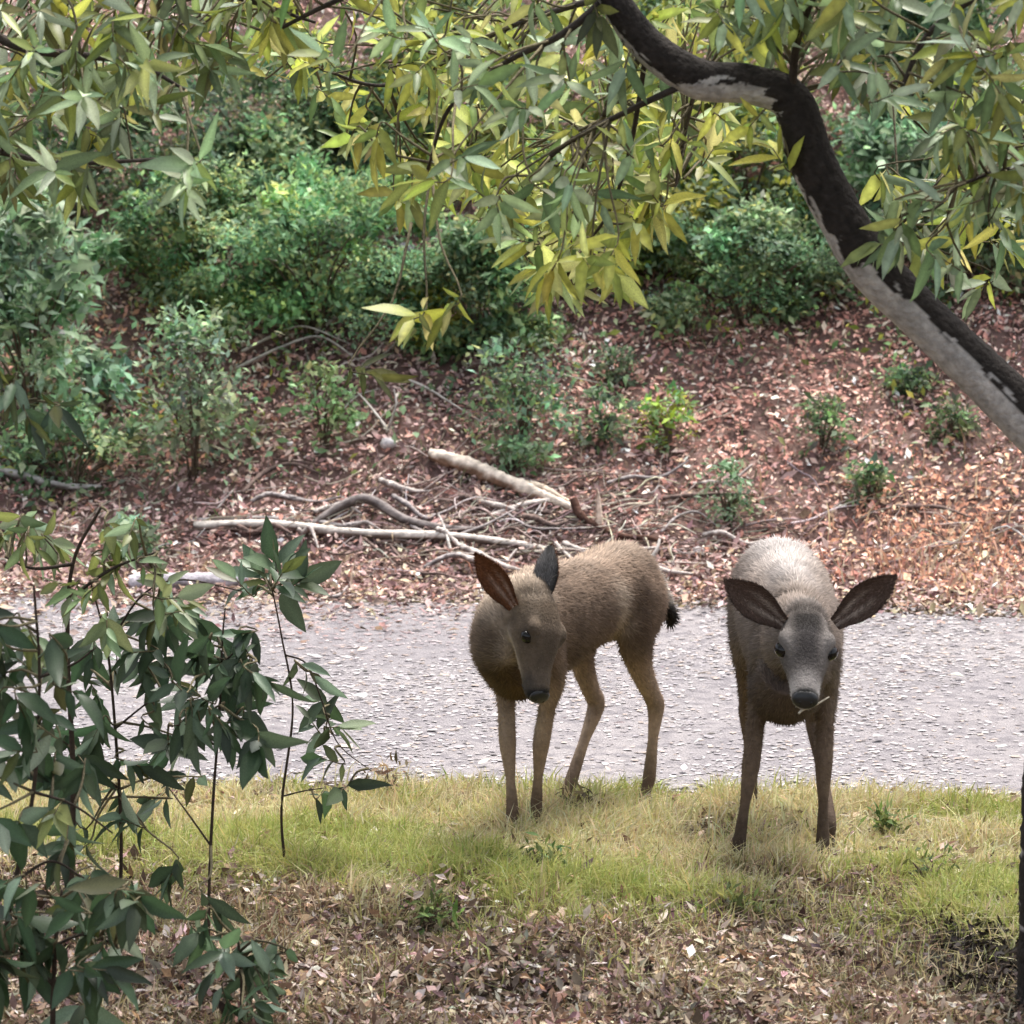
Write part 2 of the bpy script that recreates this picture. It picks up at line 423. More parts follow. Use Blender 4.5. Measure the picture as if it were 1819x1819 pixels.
    BC = BC * (1 + .35 * (fbm(BV[:, 0] * 14 + BV[:, 1] * 9, BV[:, 2] * 14, 3)[:, None] - .47) * 2) * (1 + .45 * (fbm(BV[:, 0] * 4.5 + BV[:, 1] * 3, BV[:, 2] * 4.5 + 7, 23)[:, None] - .47) * 2)
    # ears (same mesh)
    EV, EF, EC = [], [], []; n0 = nv
    for bpt, tip, face, W, inner, outer in spec['ears']:
        b0, t0, fd = toB(bpt), toB(tip), toB(face); ax = t0 - b0; L = np.linalg.norm(ax); ax = ax / L
        fd = nrm(fd - ax * (fd @ ax)); sd_ = np.cross(ax, fd)
        u = np.linspace(0, 1, 26); v = np.linspace(-1, 1, 17)
        wid = W * .5 * np.interp(u, [0, .12, .3, .5, .7, .85, .94, 1], [.40, .55, .86, 1, .86, .56, .30, .03])
        cup = np.interp(u, [0, .2, .5, .8, 1], [.95, .75, .50, .35, .2])
        Pu = b0 + ax * (u * L)[:, None] - fd * (.012 * np.sin(u * np.pi))[:, None]
        G = Pu[:, None] + sd_ * (wid[:, None] * v[None])[..., None] + fd * ((v[None] ** 2 - .35) * (wid * cup)[:, None])[..., None]
        G2 = G - fd * (.007 * (1 - .7 * np.abs(v)[None] ** 4) * np.ones_like(u)[:, None])[..., None]
        m = 26 * 17; ii = np.arange(m).reshape(26, 17)
        q = np.stack([ii[:-1, :-1], ii[:-1, 1:], ii[1:, 1:], ii[1:, :-1]], -1).reshape(-1, 4)
        EF += [q + n0, q[:, ::-1] + n0 + m]
        # rim stitching
        rim = np.concatenate([ii[:, 0], ii[-1, 1:], ii[-2::-1, -1]])
        EF.append(np.stack([rim[:-1], rim[1:], rim[1:] + m, rim[:-1] + m], -1) + n0)
        rimk = np.maximum(sstep(.72, 1, np.abs(v))[None] * np.ones((26, 1)), sstep(.86, 1, u)[:, None])
        hairy = np.exp(-((np.abs(v)[None] - .35) / .16) ** 2) * sstep(.75, .2, u)[:, None]
        ci = np.array(inner)[None, None] * (1 - .2 * rimk[..., None]) + np.array((.30, .26, .22)) * .75 * hairy[..., None] * (.4 + 1.2 * fbm(u * 9, 3., 4))[:, None, None]
        co = np.array(outer)[None, None] * (1 - .65 * rimk[..., None])
        EV += [G.reshape(-1, 3), G2.reshape(-1, 3)]; EC += [ci.reshape(-1, 3), co.reshape(-1, 3)]; n0 += 2 * m
    AV = np.vstack([BV] + EV); AF = np.vstack([BF] + EF); AC = np.vstack([BC] + EC)
    o = bpy.data.objects.new(name, mesh_np(name, AV, AF, AC, M_FUR, True)); COL.objects.link(o)
    o.location = origin; o.rotation_euler = (0, 0, head_ang); o.scale = (SC_,) * 3; tag(o, label, 'deer', None)
    def child(nm, me):
        c = bpy.data.objects.new(nm, me); COL.objects.link(c); c.parent = o; return c
    # fur strands
    ns = spec.get('strands', 70000)
    A0, A1, A2, A3 = [BV[BF[:, i]] for i in range(4)]
    area = np.linalg.norm(np.cross(A2 - A0, A3 - A1), axis=1)
    fi = rng.choice(len(BF), ns, p=area / area.sum()); uu, vv = rng.random((2, ns, 1))
    P = (A0[fi] * (1 - uu) + A1[fi] * uu) * (1 - vv) + (A3[fi] * (1 - uu) + A2[fi] * uu) * vv
    vi = BF[fi, 0]; Nn = nrm(BN[vi]); cc = BC[vi]; hh = BH[vi] * rng.uniform(.6, 1.35, ns)
    flow = np.tile(np.array([-.75, 0, -.65]), (ns, 1))
    hx = (P - poll) @ f
    isneck = sstep(.34, .42, P[:, 0])[:, None]
    flow = flow * (1 - isneck) + (-f + np.array([0, 0, -.5])) * isneck
    flow = flow - Nn * (flow * Nn).sum(1, keepdims=True)
    dr = nrm(nrm(flow) + Nn * rng.uniform(.12, .5, (ns, 1)) + .28 * rng.normal(size=(ns, 3)))
    sd2 = nrm(np.cross(dr, Nn)); wdt = (hh * .06 + .0006)[:, None]
    ev, ef, ec = np.vstack(EV), np.vstack(EF) - nv, np.vstack(EC); ne_ = 14000
    ei = rng.integers(0, len(ef), ne_); u1, v1 = rng.random((2, ne_, 1))
    EP = (ev[ef[ei, 0]] * (1 - u1) + ev[ef[ei, 1]] * u1) * (1 - v1) + (ev[ef[ei, 3]] * (1 - u1) + ev[ef[ei, 2]] * u1) * v1
    En = nrm(np.cross(ev[ef[ei, 2]] - ev[ef[ei, 0]], ev[ef[ei, 3]] - ev[ef[ei, 1]])); half = len(ev) // len(spec['ears'])
    eax = np.array([nrm(toB(e_[1]) - toB(e_[0])) for e_ in spec['ears']])[np.minimum(ef[ei, 0] // half, len(spec['ears']) - 1)]
    ed = nrm(eax + En * .35 + .35 * rng.normal(size=(ne_, 3))); es = nrm(np.cross(ed, En)); eh = rng.uniform(.006, .016, ne_)
    P = np.vstack([P, EP]); Nn = np.vstack([Nn, En]); dr = np.vstack([dr, ed]); sd2 = np.vstack([sd2, es]); hh = np.concatenate([hh, eh])
    wdt = (hh * .06 + .0005)[:, None]; cc = np.vstack([cc, ec[ef[ei, 0]] * rng.uniform(.8, 1.7, (ne_, 1))]); ns = len(P)
    SV = np.stack([P - sd2 * wdt - Nn * .001, P + sd2 * wdt - Nn * .001, P + dr * hh[:, None]], 1).reshape(-1, 3)
    SF = np.arange(ns * 3).reshape(-1, 3)
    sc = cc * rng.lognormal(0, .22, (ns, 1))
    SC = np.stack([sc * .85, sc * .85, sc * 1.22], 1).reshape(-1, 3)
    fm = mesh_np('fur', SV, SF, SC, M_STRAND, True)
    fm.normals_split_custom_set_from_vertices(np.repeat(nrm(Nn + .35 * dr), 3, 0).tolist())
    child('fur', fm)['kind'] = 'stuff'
    # eyes, nose, hooves
    def ball(c, ax, rad, seg=16, ring=10, up=(0, 0, 1)):
        ax = nrm(ax); s1 = nrm(np.cross(ax, np.array(up) + .01)); s2 = np.cross(s1, ax)
        t = np.linspace(-np.pi / 2, np.pi / 2, ring)
        pth = c + ax * (np.sin(t) * rad[0])[:, None]
        th = np.linspace(0, 2 * np.pi, seg, endpoint=False)
        V = pth[:, None] + (np.cos(t)[:, None, None] * (s1 * (rad[1] * np.cos(th))[:, None] + s2 * (rad[2] * np.sin(th))[:, None])[None])
        i = np.arange(ring * seg).reshape(ring, seg); j = np.roll(i, -1, 1)
        return V.reshape(-1, 3), np.stack([i[:-1], j[:-1], j[1:], i[1:]], -1).reshape(-1, 4)
    for s in (1, -1):
        V, F = ball(hp(.089, .0660 * s * spec.get('eyew', 1), -.037), r * s * -1 + .75 * f + .1 * d, np.array((.019, .0245, .0205)) * HS * spec.get('eyes', 1.), up=d)
        child('eye', mesh_np('eye', V, F, np.array((.006, .005, .005)) * np.ones((len(V), 1)), M_WET, True))
    V, F = ball(hp(.248, 0, -.073), f + .45 * d, np.array((.014, .036, .026)) * HS, up=d)
    nose = child('nose', mesh_np('nose', V, F, np.array((.010, .010, .011)) * np.ones((len(V), 1)), M_NOSE, True))
    for s in (1, -1):
        V, F = ball(hp(.2600, .015 * s, -.076), f, np.array((.0035, .005, .0065)) * HS, up=d)
        c = child('nostril', mesh_np('nostril', V, F, np.array((.002, .002, .002)) * np.ones((len(V), 1)), M_NOSE, True))
    V, F = tube([hp(.252, .0, -.101), hp(.238, .022, -.102), hp(.205, .034, -.104)], [.0022, .002, .001], seg=6, n=8)
    V2 = V.copy(); V3, F3 = tube([hp(.252, .0, -.101), hp(.238, -.022, -.102), hp(.205, -.034, -.104)], [.0022, .002, .001], seg=6, n=8)
    child('mouth', mesh_np('mouth', np.vstack([V, V3]), np.vstack([F, F3 + len(V)]), np.full((len(V) * 2, 3), .008), M_NOSE, True))
    for key, s, x0, y0 in (('fl', 1, .305, .0836), ('fr', -1, .305, .0836), ('hl', 1, -.312, .0892), ('hr', -1, -.312, .0892)):
        fx, fy, fz = spec[key]; b = Batch()
        for q in (1, -1):
            c0 = np.array((x0 + fx, y0 * s + fy + q * .0125, fz))
            V, F = tube([c0 + (-.012, 0, .042), c0 + (.004, 0, .022), c0 + (.018, -q * .002, .002)], [.011, .0135, .014], [.019, .023, .027], up=(1, 0, .3), seg=12, n=8)
            V[:, 2] = np.maximum(V[:, 2], fz - .004); b.add(V, F, (.02, .017, .015))
        child('hoof', b.mesh('hoof', M_NOSE, True))
    return o, lambda p: np.asarray(origin) + R @ np.asarray(p, float) * SC_, hp

M_WET = mat_col('eye_gloss', .12, .35)
M_NOSE = mat_col('horn_black', .4, .5)

def ground_at(px, py):
    p = hit(px, py); return np.array([p[0], p[1], float(H(p[0], p[1]))])

# left deer: standing three-quarter on, its head turned back along its side and held low
oA = ground_at(1014, 1466)
angA = math.atan2(-.845, -.535)
def offA(px, py, dy):     # world offset from oA of a pixel at depth offset dy
    return at_y(px, py, oA[1] + dy) - oA
A_spec = dict(
    pal=dict(base=(.175, .122, .088), dark=(.062, .038, .025), pale=(.46, .37, .29), leg=(.33, .24, .175), belly=(.28, .21, .16)),
    backpale=.25, flank=1., tail=.085, napepale=.75, throatpatch=.8,
    fl=(-.05, -.078, 0), fr=(.05, .066, 0), hl=(-.01, -.01, 0), hr=(.22, .01, 0),
    hfwd=(.13, -.46, -.87), hdor=(.76, -.62, .22), poll=offA(972, 1078, -.58), hs=1.06, eyes=.82,
    neck=[offA(886, 1140, -.42), offA(898, 1106, -.50)],
    chest=[([offA(925, 1190, -.26), offA(898, 1166, -.40), offA(892, 1120, -.46)], [.10, .090, .080])],
    throat=np.array((.060, .036, .018)),
    face=dict(base=(.125, .095, .070), crown=(.09, .066, .047), stripe=(.085, .064, .048), muzzle=(.075, .062, .052), jaw=(.44, .37, .30), eyering=(.06, .045, .035), dark=(.02, .02, .02)),
    ears=[(offA(914, 1078, -.60), offA(847, 988, -.60), (-.35, -1, .1), .090, (.13, .05, .022), (.14, .11, .085)),
          (offA(958, 1072, -.52), offA(980, 972, -.50), (.55, .75, .2), .088, (.09, .04, .02), (.105, .10, .10))])
deerA, wA, hpA = deer('deer', 'brown deer with its head turned back along its flank and lowered', oA, angA, A_spec)

# right deer: facing the viewer with ears spread wide
oB = ground_at(1394, 1508)
angB = math.atan2(-1, .03)
def offB(px, py, dy): return at_y(px, py, oB[1] + dy) - oB
B_spec = dict(
    pal=dict(base=(.165, .132, .112), dark=(.055, .040, .030), pale=(.36, .335, .325), leg=(.14, .10, .075), belly=(.075, .055, .04)),
    backpale=.8, flank=.4, tail=-.02, bw=1.10, scale=1.065,
    chest=[([offB(1394, 1180, -.20), offB(1396, 1222, -.32), offB(1402, 1190, -.42)], [.10, .105, .08])],
    fl=(.02, .0, 0), fr=(.05, -.075, 0), hl=(.40, .035, 0), hr=(-.04, .02, 0),
    hfwd=(-.04, -.88, -.47), hdor=(.06, -.47, .88), poll=offB(1434, 1101, -.66), hs=1.03,
    neck=[offB(1412, 1130, -.44), offB(1428, 1125, -.54)],
    throat=np.array((.07, .05, .04)),
    face=dict(base=(.13, .115, .108), crown=(.012, .010, .009), stripe=(.026, .023, .024), muzzle=(.38, .355, .345), eyering=(.24, .22, .21), dark=(.02, .02, .02)),
    ears=[(offB(1393, 1108, -.64), offB(1291, 1034, -.62), (-.15, -1, .15), .098, (.085, .055, .043), (.15, .125, .105)),
          (offB(1482, 1108, -.64), offB(1588, 1026, -.62), (.15, -1, .15), .098, (.085, .055, .043), (.15, .125, .105))])
deerB, wB, hpB = deer('deer', 'grey brown deer facing the viewer with wide spread ears', oB, angB, B_spec)
# dry stem held in the mouth of the right deer
p0 = wB(hpB(.25, -.004, -.108)); p1 = p0 + np.array((.075, -.03, .045)); p2 = p0 + np.array((-.012, -.012, -.008))
V, F = tube([p2, p0, (p0 + p1) / 2 + (0, 0, -.004), p1], [.0035, .004, .0035, .002], seg=6, n=10)
tag(link('dry_stem', mesh_np('dry_stem', V, F, np.full((len(V), 3), (.62, .56, .45)), M_LITTER, True)),
    'short pale dry stem held in the grey deer\'s mouth', 'stem')

# ------------------------------------------------------------------ leaf litter, gravel, grass
def terr_n(x, y, e=.05):
    gx = (H(x + e, y) - H(x - e, y)) / (2 * e); gy = (H(x, y + e) - H(x, y - e)) / (2 * e)
    return nrm(np.stack([-gx, -gy, np.ones_like(gx)], -1))

def blob(x, y, px, py, rx, ry):
    c = hit(px, py); return np.exp(-(((x - c[0]) / rx) ** 2 + ((y - c[1]) / ry) ** 2))

def litter(name, n, xr, yr, keep, colf, Lr, Wf, lift, zo=.004, detail=0, tilt=.35, r=rng, mat=M_LITTER, curl=.35, flat=1.):
    x = r.uniform(*xr, n); y = r.uniform(*yr, n)
    k = keep(x, y) > r.random(n); x, y = x[k], y[k]; n = len(x)
    N = nrm(terr_n(x, y) + tilt * r.normal(size=(n, 3)))
    D = np.cross(N, rand_dirs(n, r))
    L = r.uniform(*Lr, n) * r.lognormal(0, .2, n)
    P = np.stack([x, y, H(x, y) + zo + lift * r.random(n)], -1)
    V, F, k = leaf_batch(P, D, N, L, L * r.uniform(*Wf, n), flat * r.uniform(-.2, curl * 2, n), flat * r.uniform(-.35, .35, n), detail)
    c = np.repeat(colf(x, y, n), k, 0)
    return link(name, mesh_np(name, V, F, c, mat), kind='stuff')

RED = np.array([(.40, .205, .165), (.32, .15, .12), (.46, .27, .22), (.25, .125, .10), (.17, .085, .07), (.52, .36, .30)])
MAUVE = np.array([(.26, .165, .155), (.33, .22, .205), (.16, .10, .095), (.42, .31, .275), (.20, .115, .11)])
TAN = np.array([(.36, .26, .18), (.28, .19, .13), (.46, .35, .25), (.20, .13, .09), (.52, .43, .33)])
PALE = np.array([(.58, .50, .43), (.66, .58, .52), (.5, .42, .34)])
def hillcol(x, y, n):
    pick = lambda P: P[rng.integers(0, len(P), n)]
    red = .25 + .8 * blob(x, y, 1350, 640, .9, 1.0) + .5 * blob(x, y, 470, 700, .25, .35) + .4 * blob(x, y, 1750, 560, .5, .5)
    orange = 1.0 * blob(x, y, 1700, 960, .45, .4) + .5 * blob(x, y, 230, 650, .4, .5)
    c = np.where((rng.random(n) < red)[:, None], pick(RED), pick(MAUVE))
    c = np.where((rng.random(n) < orange)[:, None], pick(np.array([(.50, .25, .16), (.42, .20, .13), (.56, .36, .24)])), c)
    c = np.where((rng.random(n) < .10)[:, None], pick(TAN), c)
    c = np.where((rng.random(n) < .06)[:, None], pick(PALE), c)
    return c * rng.lognormal(.36, .32, (n, 1)) * (.7 + .75 * fbm(x * 1.9, y * 1.9, 21))[:, None]
litter('leaf_litter', 190000, (-3.4, 3.4), (18.5, 26.2), lambda x, y: (y > road_far(x) - .05) * (.45 + .55 * sstep(24.5, 22, y)), hillcol, (.012, .042), (.3, .6), .03)
# litter strewn along the road's far shoulder and thinly over the road
litter('leaf_litter', 26000, (-3.2, 3.2), (17.6, 19.6), lambda x, y: np.exp(-((y - road_far(x) - .05) / .28) ** 2) * .9 + .5 * blob(x, y, 330, 1080, .8, .35) + .55 * blob(x, y, 800, 1080, .8, .4) * fbm(x * 3, y * 3, 5),
       lambda x, y, n: leafcol(np.vstack([MAUVE, TAN, PALE[:1]]), n, .25), (.02, .05), (.35, .6), .012, .018)
# verge and foreground litter
def forecol(x, y, n):
    c = leafcol(np.vstack([TAN, TAN, MAUVE, PALE, [(.10, .065, .045), (.07, .045, .035), (.30, .17, .10)]]), n, .28)
    return c * (.12 + 1.5 * fbm(x * 2.6, y * 2.6, 31))[:, None] * (1 - .93 * np.minimum(1, 2.2 * blob(x, y, 1780, 1730, .22, .45)))[:, None]   # litter darkened to paint the shadow patch round the trunk
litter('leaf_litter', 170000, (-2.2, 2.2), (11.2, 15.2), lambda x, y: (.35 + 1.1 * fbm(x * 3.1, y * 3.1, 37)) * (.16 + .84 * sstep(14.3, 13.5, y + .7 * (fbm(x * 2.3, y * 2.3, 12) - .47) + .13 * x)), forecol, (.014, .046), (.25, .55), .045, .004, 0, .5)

# loose gravel and crumbs on the road
def gravcol(x, y, n):
    pk = np.array([(.34, .32, .32), (.40, .375, .38), (.30, .28, .295), (.26, .24, .255), (.50, .48, .48), (.36, .30, .27), (.22, .20, .205)])
    c = pk[rng.integers(0, len(pk), n)] * rng.lognormal(0, .14, (n, 1))
    c = np.where((rng.random(n) < .025)[:, None], leafcol(np.array([(.12, .10, .10), (.2, .17, .16)]), n, .2), c)
    pink = 1.0 * blob(x, y, 650, 1110, 1.0, .5)
    return c * (1 - pink[:, None] * np.array((.02, .22, .24)))
litter('gravel', 52000, (-3.0, 3.0), (15.0, 19.0), lambda x, y: (y > road_near(x) + .02) * (y < road_far(x)) * (.3 + .7 * sstep(.35, .6, fbm(x * 2.3, y * 1.6, 87))), gravcol, (.006, .030), (.5, .95), .003, .015, 0, .05, flat=.12, mat=mat_col('stone_chip', .9, .2, 0, .2, 90))

def grass(name, n, xr, yr, keep, colf, hr, wid=.0035, lean=.6, zo=0.):
    r = rng; x = r.uniform(*xr, n); y = r.uniform(*yr, n); k = keep(x, y) > r.random(n); x, y = x[k], y[k]; n = len(x)
    P = np.stack([x, y, H(x, y) - .004 + zo], -1)
    h = r.uniform(*hr, n)[:, None] * (.3 + 1.5 * fbm(x * 4.5, y * 4.5, 41))[:, None]
    az = r.uniform(0, 2 * np.pi, n); o = np.stack([np.cos(az), np.sin(az), 0 * az], -1)
    ln = np.abs(r.normal(size=(n, 1))) * lean
    S = np.stack([-np.sin(az + 1.2), np.cos(az + 1.2), 0 * az], -1) * wid * r.uniform(.6, 1.4, (n, 1))
    up = np.array([0, 0, 1.])
    m = P + h * .55 * (up + o * ln * .5); t = P + h * (up * (1 - .25 * ln.clip(0, 2)) + o * ln)
    V = np.stack([P - S, P + S, m - S * .8, m + S * .8, t], 1)
    F0 = np.array([[0, 1, 3], [0, 3, 2], [2, 3, 4]])
    F = (F0[None] + (np.arange(n) * 5)[:, None, None]).reshape(-1, 3)
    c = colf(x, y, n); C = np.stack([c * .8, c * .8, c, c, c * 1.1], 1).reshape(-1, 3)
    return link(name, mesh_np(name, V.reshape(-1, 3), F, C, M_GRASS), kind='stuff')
def grasscol(x, y, n):
    g = fbm(x * 1.7, y * 2.2, 51)
    green = np.array([(.38, .41, .12), (.45, .46, .16), (.28, .33, .09), (.50, .50, .20)]); straw = np.array([(.60, .53, .27), (.64, .58, .35), (.52, .43, .24), (.70, .65, .43)])
    gk = sstep(.43, .60, g + .14 * blob(x, y, 1650, 1560, .5, .35) + .1 * blob(x, y, 950, 1520, .35, .25) - .1 * blob(x, y, 760, 1480, .25, .3) - .1 * blob(x, y, 1330, 1520, .15, .3))
    return np.where((rng.random(n) < gk * .85 + .08)[:, None], leafcol(green, n, .15), leafcol(straw, n, .15))
def grasskeep(x, y):
    edge = road_near(x) + .10 * (fbm(x * 6, 2.2, 5) - .47) * 2
    lo = 13.68 + .45 * (fbm(x * 1.7, 7.7, 8) - .47) * 2 - .12 * x + .2 * sstep(-.2, -1.3, x)
    return sstep(edge + .10, edge - .22, y) * (sstep(lo - .35, lo + .35, y) * .93 + .05) * (.05 + 1.6 * sstep(.25, .65, fbm(x * 5, y * 5, 61)))
grass('grass', 250000, (-2.2, 2.2), (12.6, 15.7), grasskeep, grasscol, (.04, .115), .003, .95)
# straw and dead stems mixed into the foreground litter
grass('dry_grass', 60000, (-2.2, 2.2), (11.8, 14.3), lambda x, y: sstep(.36, .6, fbm(x * 2.5, y * 2.5, 17)), lambda x, y, n: leafcol(np.array([(.46, .36, .23), (.30, .21, .13), (.56, .48, .34), (.22, .22, .08), (.16, .10, .07)]), n, .2), (.03, .10), .003, 1.3)
# taller straw round the hooves of the brown deer
grass('dry_grass', 9000, (-.6, .9), (13.9, 15.2), lambda x, y: .8 * blob(x, y, 930, 1475, .16, .28) + .35 * blob(x, y, 760, 1450, .2, .3) + .35 * blob(x, y, 1330, 1530, .16, .2) + .3 * blob(x, y, 1170, 1460, .12, .2), lambda x, y, n: leafcol(np.array([(.62, .52, .30), (.55, .44, .26), (.68, .60, .40), (.45, .46, .18)]), n, .15), (.06, .15), .003, .7)
# straw coloured dry grass on the bank beside the road
def drycol(x, y, n): return leafcol(np.array([(.58, .36, .24), (.52, .28, .21), (.64, .47, .32), (.42, .21, .16), (.66, .52, .38)]), n, .2)
grass('dry_grass', 20000, (-3.2, 3.2), (18.3, 20.4), lambda x, y: (y > road_far(x)) * (.8 * blob(x, y, 1660, 1010, .33, .30) + .25 * blob(x, y, 1500, 990, .3, .25) + .04 * sstep(20, 18.7, y)), drycol, (.05, .16), .0035, .9)
# thin trailing stems on the upper bank
grass('ground_cover', 16000, (-3.2, 3.2), (19.5, 25.5), lambda x, y: .25 + .5 * fbm(x * 1.3, y * 1.3, 71), lambda x, y, n: leafcol(np.array([(.13, .19, .08), (.36, .28, .2), (.2, .24, .12), (.4, .34, .27)]), n, .2), (.04, .11), .003, 1.1)

# individual pale leaves that can be picked out on the road and verge
def single_leaves(spots, label, group, pal, L0, lay):
    for px, py in spots:
        p = hit(px, py); L = L0 * rng.uniform(.75, 1.3)
        N = nrm(terr_n(p[0], p[1]) + .25 * rng.normal(size=3)); D = np.cross(N, rand_dirs(1)[0]); D = nrm(D * np.array((1.6, .7, 1)))
        V, F, k = leaf_batch([np.zeros(3) - D * L / 2], [D], [N], [L], [L * rng.uniform(.4, .6)], rng.uniform(0, .5), rng.uniform(-.3, .3), 2)
        o = link('fallen_leaf', mesh_np('fallen_leaf', V, F, np.repeat(leafcol(pal, 1, .1), len(V), 0), M_LITTER))
        o.location = (p[0], p[1], p[2] + lay); tag(o, label, 'leaf', group)
r2 = np.random.default_rng(3)
spots = [(1690, 1360), (1560, 1325), (1780, 1340), (1610, 1180), (1700, 1215), (1480, 1225), (1600, 1250), (1750, 1130), (1240, 1330), (1420, 1350), (860, 1370), (1080, 1380),
         (640, 1250), (720, 1340), (560, 1180), (1250, 1210), (800, 1260), (1650, 1290), (1740, 1270), (1530, 1120), (1215, 1380), (1600, 1400), (1100, 1300), (690, 1140)]
single_leaves(spots, 'pale dry leaf lying flat on the grey gravel road', 'pale leaves on the road', np.array([(.62, .60, .58), (.54, .50, .46)]), .042, .03)
spots = [(480, 1590), (740, 1620), (600, 1625), (900, 1680), (1240, 1700), (1400, 1700), (1060, 1740), (820, 1620), (950, 1745), (1480, 1690), (700, 1760), (1180, 1660), (560, 1700), (330, 1680), (1320, 1640), (250, 1790), (1020, 1660)]
single_leaves(spots, 'curled pale leaf on the brown foreground leaf litter', 'pale leaves in the foreground litter', np.array([(.58, .53, .47), (.50, .43, .37)]), .05, .045)

# ------------------------------------------------------------------ plants on the hillside
DG = np.array([(.11, .19, .088), (.15, .25, .12), (.21, .32, .17), (.085, .15, .075), (.25, .29, .11)])       # deep green
MG = np.array([(.15, .23, .12), (.20, .29, .16), (.11, .17, .09), (.27, .36, .23)])              # mid / minty
BG = np.array([(.20, .31, .12), (.26, .37, .17), (.15, .25, .09), (.33, .43, .23)])               # bright
YG = np.array([(.30, .33, .05), (.22, .25, .045), (.38, .39, .08), (.16, .19, .045)])              # yellow green
GG = np.array([(.13, .17, .11), (.18, .22, .15), (.09, .12, .08)])                                 # grey green

LIME = np.array([(.36, .40, .06), (.44, .47, .09), (.27, .32, .05), (.52, .54, .16)])
def mp(k, *ps): return np.vstack(ps) * k

def shrub(name, label, px, py, rpx, hpx, pal, n, leafL, group=None, cat='shrub', wf=.5, loose=.0, singles=0, shape=2.2, stemcol=(.09, .065, .045)):
    b = hit(px, py); s = ppm(b[1]); R0 = rpx / s; Hh = hpx / s
    root = empty(name, b - np.array((0, 0, .03)), label, cat, group)
    # stems
    k = max(4, int(5 + R0 * 14)); B = Batch(); tips = []
    for i in range(k):
        az = rng.uniform(0, 2 * np.pi); rr = R0 * .8 * math.sqrt(rng.random())
        t = b + np.array((math.cos(az) * rr, math.sin(az) * rr * .7, Hh * rng.uniform(.45, .95)))
        m = b + (t - b) * np.array((.35, .35, .55)); bb = b + (t - b) * np.array((.12, .12, 0)); bb[2] = float(H(bb[0], bb[1])) - .02
        V, F = tube([bb, m, t], [.007, .005, .002], seg=6, n=8); B.add(V, F, stemcol); tips.append((bb, m, t))
    link('stems', B.mesh('stems', M_BARK, True), root)
    # clumps of leaves
    nc = max(6, int(14 + 130 * R0 * Hh)); cc = []
    for i in range(nc):
        az = rng.uniform(0, 2 * np.pi); rr = math.sqrt(rng.random()) * rng.choice([1, 1, 1.25]); zz = rng.uniform(.08, 1.12)
        lim = (1 - abs(zz - .4) ** shape * 1.3) if zz > .4 else .8 + .2 * zz / .4
        q = b + np.array((math.cos(az) * rr * R0 * max(lim, .1), math.sin(az) * rr * R0 * .75 * max(lim, .1), zz * Hh))
        q[2] += float(H(q[0], q[1])) - b[2] if q[1] > b[1] else 0
        cc.append((q, rng.uniform(.5, 1.2)))
    ci = rng.integers(0, nc, n); cw = np.array([c[1] for c in cc])[ci]; C = np.array([c[0] for c in cc])[ci]
    spread = (.10 + .13 * loose) * math.sqrt(R0 * Hh) + .015
    P = C + rng.normal(size=(n, 3)) * spread * cw[:, None] * np.array((1, .8, .65))
    P[:, 2] = np.maximum(P[:, 2], H(P[:, 0], P[:, 1]) + .01)
    tone = (.55 + .95 * rng.random(nc))[ci][:, None] * (1 + .25 * (rng.random((nc, 3)) - .5) * np.array((1.6, .4, 1.)))[ci]
    D = nrm(rand_dirs(n) + nrm(P - b) * .7 + np.array((0, -.2, -.15))); N = nrm(rand_dirs(n) * .7 + np.array((0, -.25, .9)))
    L = leafL * rng.uniform(.5, 1.5, n) * np.array([.75, 1, 1.35])[rng.integers(0, 3, nc)][ci]; c = leafcol(pal, n, .2) * tone
    order = np.argsort(P[:, 1] - P[:, 2] * .3); sel = order[:singles]; rest = order[singles:]
    V, F, kk = leaf_batch(P[rest], D[rest], N[rest], L[rest], L[rest] * wf, .2, .25, 0)
    link('foliage', mesh_np('foliage', V, F, np.repeat(c[rest], kk, 0), M_SHRUB), root, 'stuff')
    if singles: leaf_objects(root, P[sel], D[sel], N[sel], L[sel], pal, M_SHRUB, wf)
    return root

def rib(k):
    r_ = np.full(k, .9); r_[2:-1:3] = 1.35; r_[0] = 1.2; return r_
_leafcache = {}
def leaf_objects(root, P, D, N, L, pal, mat, wf=.27, tone=1.):
    key = (id(pal), mat.name, wf)
    if key not in _leafcache:
        ms = []
        for i in range(14):
            V, F, k = leaf_batch([np.zeros(3)], [(1, 0, 0)], [(0, 0, 1)], [1.], [wf * rng.uniform(.7, 1.3)], rng.uniform(.05, .6), rng.uniform(-.1, .5), 2)
            V[:, 1] += rng.normal(0, .08) * V[:, 0] ** 2 + .012 * np.sin(V[:, 0] * 17 + i)
            ms.append(mesh_np('leaf', V, F, np.repeat(leafcol(pal, 1, .18), len(V), 0) * rib(len(V))[:, None], mat, True))
        _leafcache[key] = ms
    ms = _leafcache[key]; rl = Vector(root.location)
    D = nrm(D); S = nrm(np.cross(N, D)); N2 = np.cross(D, S)
    for i in range(len(P)):
        o = bpy.data.objects.new('leaf', ms[rng.integers(0, len(ms))]); COL.objects.link(o); o.parent = root
        m = Matrix(((D[i][0], S[i][0], N2[i][0]), (D[i][1], S[i][1], N2[i][1]), (D[i][2], S[i][2], N2[i][2])))
        o.matrix_local = Matrix.Translation(Vector(P[i]) - rl) @ m.to_4x4() @ Matrix.Scale(L[i], 4)

